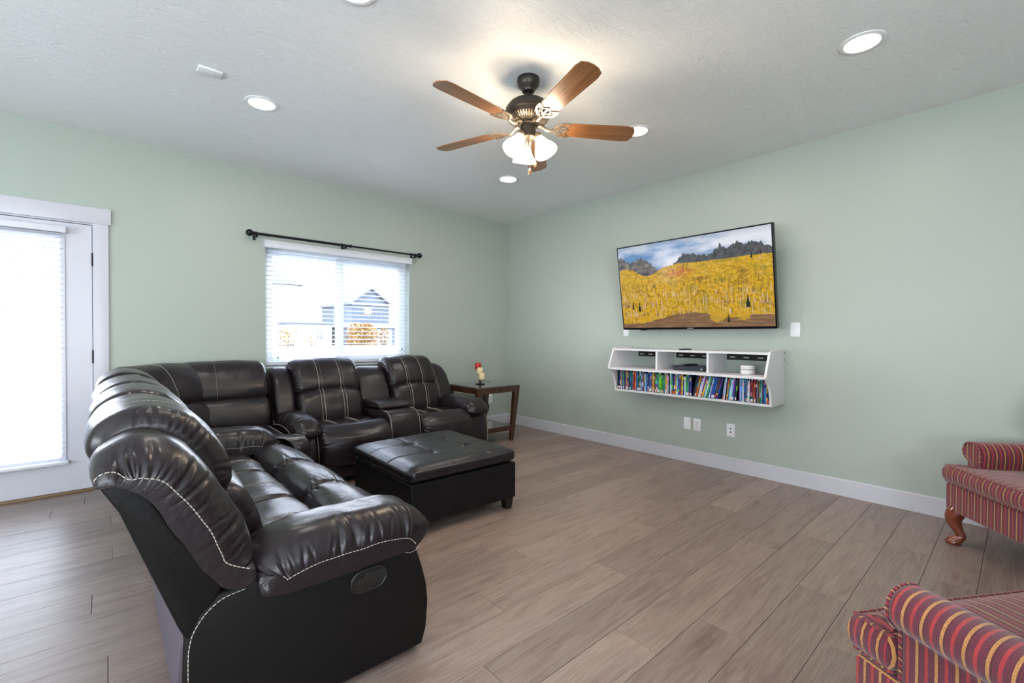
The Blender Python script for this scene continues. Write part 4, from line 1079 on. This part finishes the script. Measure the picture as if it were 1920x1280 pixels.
# ------------------------------------------------------------------ floating media shelf
def media_shelf():
    ya, yb = -1.99, -3.46
    t = empty('media_shelf', (0, (ya+yb)/2, .66), label='white floating media shelf mounted under the television', cat='shelf')
    hy = (ya-yb)/2; T = .018
    side = [(0, -.012), (-.282, -.012)] + catmull([(-.285, -.010), (-.292, .06), (-.318, .13), (-.365, .185), (-.402, .212)], False, 6) + [(-.408, .226), (-.322, .418), (-.30, .428), (-.16, .440), (0, .430)]
    for y in (-hy, hy-T): prism('side_panel', side, y, y+T, SHELFM, t, bev=.001, seg=1)
    box('top_board', (-.322, -hy+T, .398), (-.0, hy-T, .416), SHELFM, t, .001, 1)
    box('middle_board', (-.405, -hy+T, .210), (0, hy-T, .230), SHELFM, t, .001, 1)
    box('bottom_board', (-.285, -hy+T, -.012), (0, hy-T, .008), SHELFM, t, .001, 1)
    for y in (.245, -.240): prism('divider', [(0, .230), (-.322, .230), (-.322, .398), (0, .398)], y-.009, y+.009, SHELFM, t)
    box('lower_back', (-.004, -hy+T, .008), (0, hy-T, .21), BLK, t)
    DK = mat('dark_steel', (.02, .018, .016), .4, .6)
    for a, b in ((hy-.06-.02, .255), (.235, -.23), (-.25, -hy+T)):
        r = box('hanging_rail', (-.012, min(a, b), .335), (-.004, max(a, b)-.02, .385), DK, t)
        n = 4; L = abs(a-b)
        for k in range(n):
            y = min(a, b) + L*(k+.4)/n; box('rail_slot', (-.0135, y-.022, .353), (-.0115, y+.022, .364), mat('pale_slot', (.5, .5, .47), .5) if 'pale_slot' not in bpy.data.materials else bpy.data.materials['pale_slot'], r)
    for y in (-hy-.001,):
        for z in (.41, .35): lathe('screw_cap', [(0, -.0015), (.006, -.0015), (.006, .001)], DK, t, (-.02, y, z), 10, 'y')
    # things on the shelf
    DKB = mat('dark_grey_plastic', (.03, .033, .045), .35)
    d = empty('disc_player', (-.15, -2.76, .8903), label='slim dark disc player in the middle bay of the white shelf', cat='disc player')
    box('case', (-.10, -.155, .003), (.10, .155, .043), DKB, d, .003, 1)
    box('front_panel', (-.104, -.15, .008), (-.10, .15, .038), mat('glossy_front', (.04, .045, .06), .15), d, .001, 1)
    lathe('button', [(0, -.004), (.006, -.004), (.006, 0)], PLATE, d, (-.104, -.12, .02), 12, 'x')
    for sx in (-.08, .08):
        for sy in (-.13, .13): lathe('foot', [(0, 0), (.008, 0), (.008, .004)], SLOT, d, (sx, sy, 0), 10)
    r = empty('remote_control', (-.16, -2.72, .933), math.radians(80), label='black remote lying on top of the disc player', cat='remote')
    box('body', (-.022, -.09, 0), (.022, .09, .014), mat('black_remote', (.012, .012, .014), .4), r, .004)
    for k in range(5):
        for q in (-.009, 0, .009): box('key', (q-.0028, -.06+k*.02, .014), (q+.0028, -.052+k*.02, .0155), SLOT, r)
    r2 = empty('remote_control', (-.2, -2.70, 1.076), math.radians(85), label='thin black remote lying on the top board of the white shelf', cat='remote')
    box('body', (-.018, -.075, 0), (.018, .075, .011), bpy.data.materials['black_remote'], r2, .003)
    for k in range(4): box('key', (-.007, -.05+k*.02, .011), (.007, -.042+k*.02, .0125), SLOT, r2)
    PUCK = mat('white_puck_plastic', (.80, .76, .76), .35)
    for z, lab in ((.8903, 'white round box on the shelf, lower of two stacked'), (.9278, 'white round box resting on another one on the shelf')):
        e = empty('router_puck', (-.20, -3.245, z), label=lab, cat='router', group='white round boxes on the shelf')
        lathe('shell', [(0, 0), (.046, 0), (.054, .006), (.055, .016), (.055, .0185)], PUCK, e, n=36)
        lathe('cap', [(.0545, .0195), (.055, .022), (.0545, .031), (.05, .036), (.03, .0372), (0, .0374)], PUCK, e, n=36)
media_shelf()

# ------------------------------------------------------------------ discs on the lower shelf
def discs():
    pal = {'blue': (.02, .10, .42), 'navy': (.012, .02, .09), 'black': (.012, .012, .015), 'green': (.03, .30, .06), 'lime': (.22, .55, .03), 'red': (.50, .015, .02),
           'white': (.70, .72, .76), 'sky blue': (.10, .38, .68), 'purple': (.14, .05, .30), 'yellow': (.80, .50, .04), 'orange': (.62, .20, .03), 'pink': (.72, .42, .55),
           'brown': (.20, .09, .03), 'teal': (.01, .22, .26), 'pale blue': (.38, .52, .72), 'grey': (.20, .21, .24)}
    seq = ('black navy blue orange blue green navy purple orange pink navy black teal teal red red orange blue teal black white sky_blue purple brown white sky_blue blue navy blue purple brown yellow '
           'brown brown green teal lime lime green green teal yellow pink pink navy white teal navy purple yellow sky_blue blue purple brown yellow blue white green teal navy blue').split()
    lean = ('black navy brown orange brown white white purple yellow sky_blue white green teal pale_blue blue blue blue brown navy purple').split()
    lean2 = ('pale_blue white navy orange sky_blue white pale_blue purple navy black').split()
    last = ('purple pale_blue sky_blue white teal blue grey white pink navy red brown red black grey brown green sky_blue navy blue sky_blue yellow navy').split()
    ordn = 'first second third fourth fifth sixth seventh eighth ninth tenth eleventh twelfth thirteenth fourteenth fifteenth sixteenth seventeenth eighteenth nineteenth'.split()
    tens = ['twent', 'thirt', 'fort', 'fift', 'sixt', 'sevent', 'eight', 'ninet']
    def nth(k):
        if k > 100: return 'hundred and ' + nth(k-100)
        if k == 100: return 'hundredth'
        if k < 20: return ordn[k-1]
        d, r = divmod(k, 10); return tens[d-2] + 'ieth' if r == 0 else tens[d-2] + 'y-' + ordn[r-1]
    CM = mat('printed_disc_case', (.5, .5, .5), .28); at = N(CM, 'ShaderNodeVertexColor'); at.layer_name = 'print'; LK(CM, at.outputs[0], bsdf(CM).inputs['Base Color'])
    r = random.Random(12); k = 0; names = list(pal)
    def case(y, ang, col, hgt, wid, xf, cnt):
        e = empty('disc_case', (xf, y, .6685 + abs(math.sin(ang))*wid/2 + .0003), 0, f"{col.replace('_',' ')}-spined disc case, {nth(cnt)} from the corner end of the row", 'disc case', 'disc cases on the lower shelf')
        e.rotation_euler = (ang, 0, 0)
        bm = bmesh.new(); cl = bm.loops.layers.float_color.new('print')
        base = tuple(.82*v for v in pal[col.replace('_', ' ')])
        zs = [0, .006, .03, .05, .085, .125, .15, .178, hgt] if hgt > .18 else [0, .005, .028, .05, .08, .115, .14, .16, hgt]
        cs = []
        for q in range(8):
            c = base; z = r.random()
            if q == 1 and z < .6: c = r.choice([(.75, .76, .8), base, (.6, .1, .05)])
            elif q in (3, 4, 5) and z < .14: c = pal[r.choice(names)]
            elif z < .10: c = pal[r.choice(names)]
            elif z < .6: c = tuple(min(1, v*r.uniform(.55, 1.7)+r.uniform(0, .03)) for v in base)
            cs.append(c)
        ys = (-wid/2, wid/2)
        col_ = [[bm.verts.new((0, y_, z)) for y_ in ys] for z in zs]
        for q in range(8):
            f = bm.faces.new((col_[q][0], col_[q][1], col_[q+1][1], col_[q+1][0]))
            for l in f.loops: l[cl] = (*cs[q], 1)
        # slightly rounded spine lips, then the case body
        ss = bm_obj('spine_print', bm, CM, e); ss.location = (-.0008, 0, 0)
        box('case', (0, -wid/2, 0), (.135, wid/2, hgt), mats[r.choice((0, 0, 1, 2))], e, .0012, 1)
    mats = [mat('clear_black_case', (.015, .015, .018), .3), mat('blue_case', (.03, .12, .35), .25), mat('pale_case', (.6, .65, .7), .25)]
    y = -2.018; cnt = 1
    def run(cols, y, ang, yend):
        nonlocal cnt
        W = (y-yend)/len(cols)
        for c in cols:
            w_ = W*.93; h_ = .190 if r.random() < .82 else .171
            ly = y-W/2
            if ang: h_ = min(h_, .188)
            case(ly, ang, c, h_, w_*math.cos(ang), -.272-r.uniform(0, .008), cnt); cnt += 1; y -= W
        return y
    y = run(seq, y, 0, -2.80)
    # leaning: tops tip away from the corner
    y = run(lean, y-.002, math.radians(14)*1, -3.035)
    y = run(lean2, y-.035, math.radians(7), -3.185)
    y = run(last, y-.022, 0, -3.437)
discs()

# ------------------------------------------------------------------ striped armchairs
def armchair():
    t = empty('striped_armchair', (0, 0, 0))
    U = lambda co, n: co.y if abs(n.x) > .75 else co.x
    def sprism(name, pts, a, b, plane, bev, uvf=U, par=t, seg=3):
        o = prism(name, pts, a, b, STRIPE, par, bev=bev, seg=seg, plane=plane); set_uv(o.data, uvf); return o
    sprism('seat_rail', [(-.325, -.012), (.325, -.012), (.325, -.13), (.30, -.14), (.30, -.62), (-.30, -.62), (-.30, -.14), (-.325, -.13)], .195, .355, 'xy', .012)
    # T-shaped cushion
    cu = [(-.325, .0), (0, .004), (.325, .0), (.325, -.095), (.315, -.103), (.245, -.105), (.245, -.58), (-.245, -.58), (-.245, -.105), (-.315, -.103), (-.325, -.095)]
    bm = bmesh.new(); N_ = []
    pts = []
    for a, b in zip(cu, cu[1:]+cu[:1]):
        n = max(1, int((Vector(b)-Vector(a)).length/.03))
        for k in range(n): pts.append((a[0]+(b[0]-a[0])*k/n, a[1]+(b[1]-a[1])*k/n))
    n = len(pts); nr = []
    for i in range(n):
        tv = Vector(pts[(i+1) % n])-Vector(pts[i-1]); nr.append(Vector((tv.y, -tv.x)).normalized())
    ar = sum(a[0]*b[1]-b[0]*a[1] for a, b in zip(pts, pts[1:]+pts[:1]))
    if ar < 0: nr = [-v for v in nr]
    lv = []
    for off, z in ((-.015, .360), (-.004, .365), (.008, .385), (.012, .408), (.008, .432), (-.004, .452), (-.009, .456), (-.035, .463), (-.06, .468)):
        lv.append([bm.verts.new((p[0]+v.x*off, p[1]+v.y*off, z)) for p, v in zip(pts, nr)])
    for a, b in zip(lv, lv[1:]):
        for k in range(n): bm.faces.new((a[k], a[(k+1) % n], b[(k+1) % n], b[k]))
    bm.faces.new(lv[-1]); bm.faces.new(lv[0])
    bmesh.ops.triangulate(bm, faces=[f for f in bm.faces if len(f.verts) > 4])
    cs = bm_obj('seat_cushion', bm, STRIPE, t, smooth=True, sharp=1.2)
    def UC(co, nn):
        if nn.z > .6 or nn.z < -.6: return co.x
        return co.y if abs(nn.x) > abs(nn.y) else co.x
    set_uv(cs.data, UC)
    for z, off in ((.455, -.004), (.364, -.004)):
        bm = bmesh.new(); q = [Vector((p[0]+v.x*off, p[1]+v.y*off, z)) for p, v in zip(pts, nr)]; add_tube(bm, q+[q[0]], .0045, 7, False)
        pp = bm_obj('piping', bm, STRIPE, cs, smooth=True); set_uv(pp.data, lambda co, nn: (co.x+co.y)*1.4)
    for sg in (1, -1):
        # arm wall and roll as one upholstered profile (x,z) swept back
        pf = [(.245, .20), (.245, .38), (.243, .47), (.238, .52), (.245, .562), (.270, .590), (.305, .598), (.340, .585), (.360, .555), (.360, .522), (.342, .498), (.322, .486), (.318, .46), (.318, .35), (.318, .20)]
        pf = [(sg*a, b) for a, b in pf]
        P = Puff(pf, -.62, -.122, (.012, .012), (.010, .010), 120, 14, (), (), None, 0, wr=.0006, shp=6, nsm=2)
        P.build('arm', STRIPE, t, fn=lambda v: Vector((v.x, v.y, v.z)), uv=lambda co, nn: co.x if abs(nn.y) > .75 else co.y)
        a_ = t.children[-1]
        ring = [Vector((sg*a, -.120, b)) for a, b in catmull([(.318, .20), (.318, .46), (.322, .486), (.342, .498), (.358, .522), (.358, .555), (.340, .583), (.305, .595), (.270, .587), (.247, .56), (.240, .52), (.245, .46), (.247, .38)], False, 5)]
        bm = bmesh.new(); add_tube(bm, ring, .0045, 7); pp = bm_obj('piping', bm, STRIPE, a_, smooth=True); set_uv(pp.data, lambda co, nn: (co.x+co.z)*1.4)
    # back with wings
    sprism('backrest', catmull([(-.56, .30), (-.58, .60), (-.63, .95), (-.66, 1.04), (-.70, 1.05), (-.74, 1.0), (-.72, .7), (-.68, .22), (-.62, .20)], True, 5), -.27, .27, 'yz', .03, lambda co, nn: co.x)
    for sg in (1, -1):
        sprism('wing', catmull([(-.66, .60), (-.50, .64), (-.46, .72), (-.50, .88), (-.58, .98), (-.68, 1.0), (-.70, .8)], True, 4), sg*.245, sg*.315, 'yz', .02, lambda co, nn: co.y)
    # cabriole front legs, turned-back rear legs
    for sg in (1, -1):
        path = catmull([(0, 0, .215), (.014, .014, .175), (.016, .016, .135), (.002, .002, .085), (-.008, -.008, .055), (.006, .006, .032), (.016, .016, .016), (.014, .014, .002)], False, 5)
        rad = [r_[0] for r_ in catmull([(.042,), (.043,), (.036,), (.024,), (.020,), (.028,), (.036,), (.030,)], False, 5)]
        bm = bmesh.new(); add_tube(bm, [Vector((sg*p[0], p[1], p[2])) for p in path], rad, 14)
        for k in range(3):
            a = math.radians(90-sg*45+(k-1)*38); add_tube(bm, [(sg*.012+.018*math.cos(a), .012+.018*math.sin(a), .030), (sg*.014+.032*math.cos(a), .014+.032*math.sin(a), .016), (sg*.014+.036*math.cos(a), .014+.036*math.sin(a), .004)], [.008, .009, .006], 8)
        bm_obj('leg', bm, CHERRY, t, loc=(sg*.285, -.052, 0), smooth=True)
        bm = bmesh.new(); add_tube(bm, [(0, 0, .21), (0, -.01, .1), (0, -.05, 0)], [.022, .018, .016], 8); bm_obj('leg', bm, CHERRY, t, loc=(sg*.25, -.60, 0), smooth=True, sharp=.8)
    return t
def copy_tree(o, parent=None):
    c = o.copy(); COL.objects.link(c); c.parent = parent
    for ch in list(o.children):
        copy_tree(ch, c)
    return c
ch1 = armchair(); ch2 = copy_tree(ch1)
tag(ch1, 'red and gold striped armchair standing beside the TV wall with a cherry cabriole leg showing', 'armchair', 'striped armchairs')
tag(ch2, 'red and gold striped armchair close to the viewer, its rolled arm seen from above', 'armchair', 'striped armchairs')
ch1.location = (-.745, -4.665, 0); ch1.rotation_euler = (0, 0, math.radians(129-90))
ch2.location = (-2.380, -4.629, 0); ch2.rotation_euler = (0, 0, math.radians(59-90))
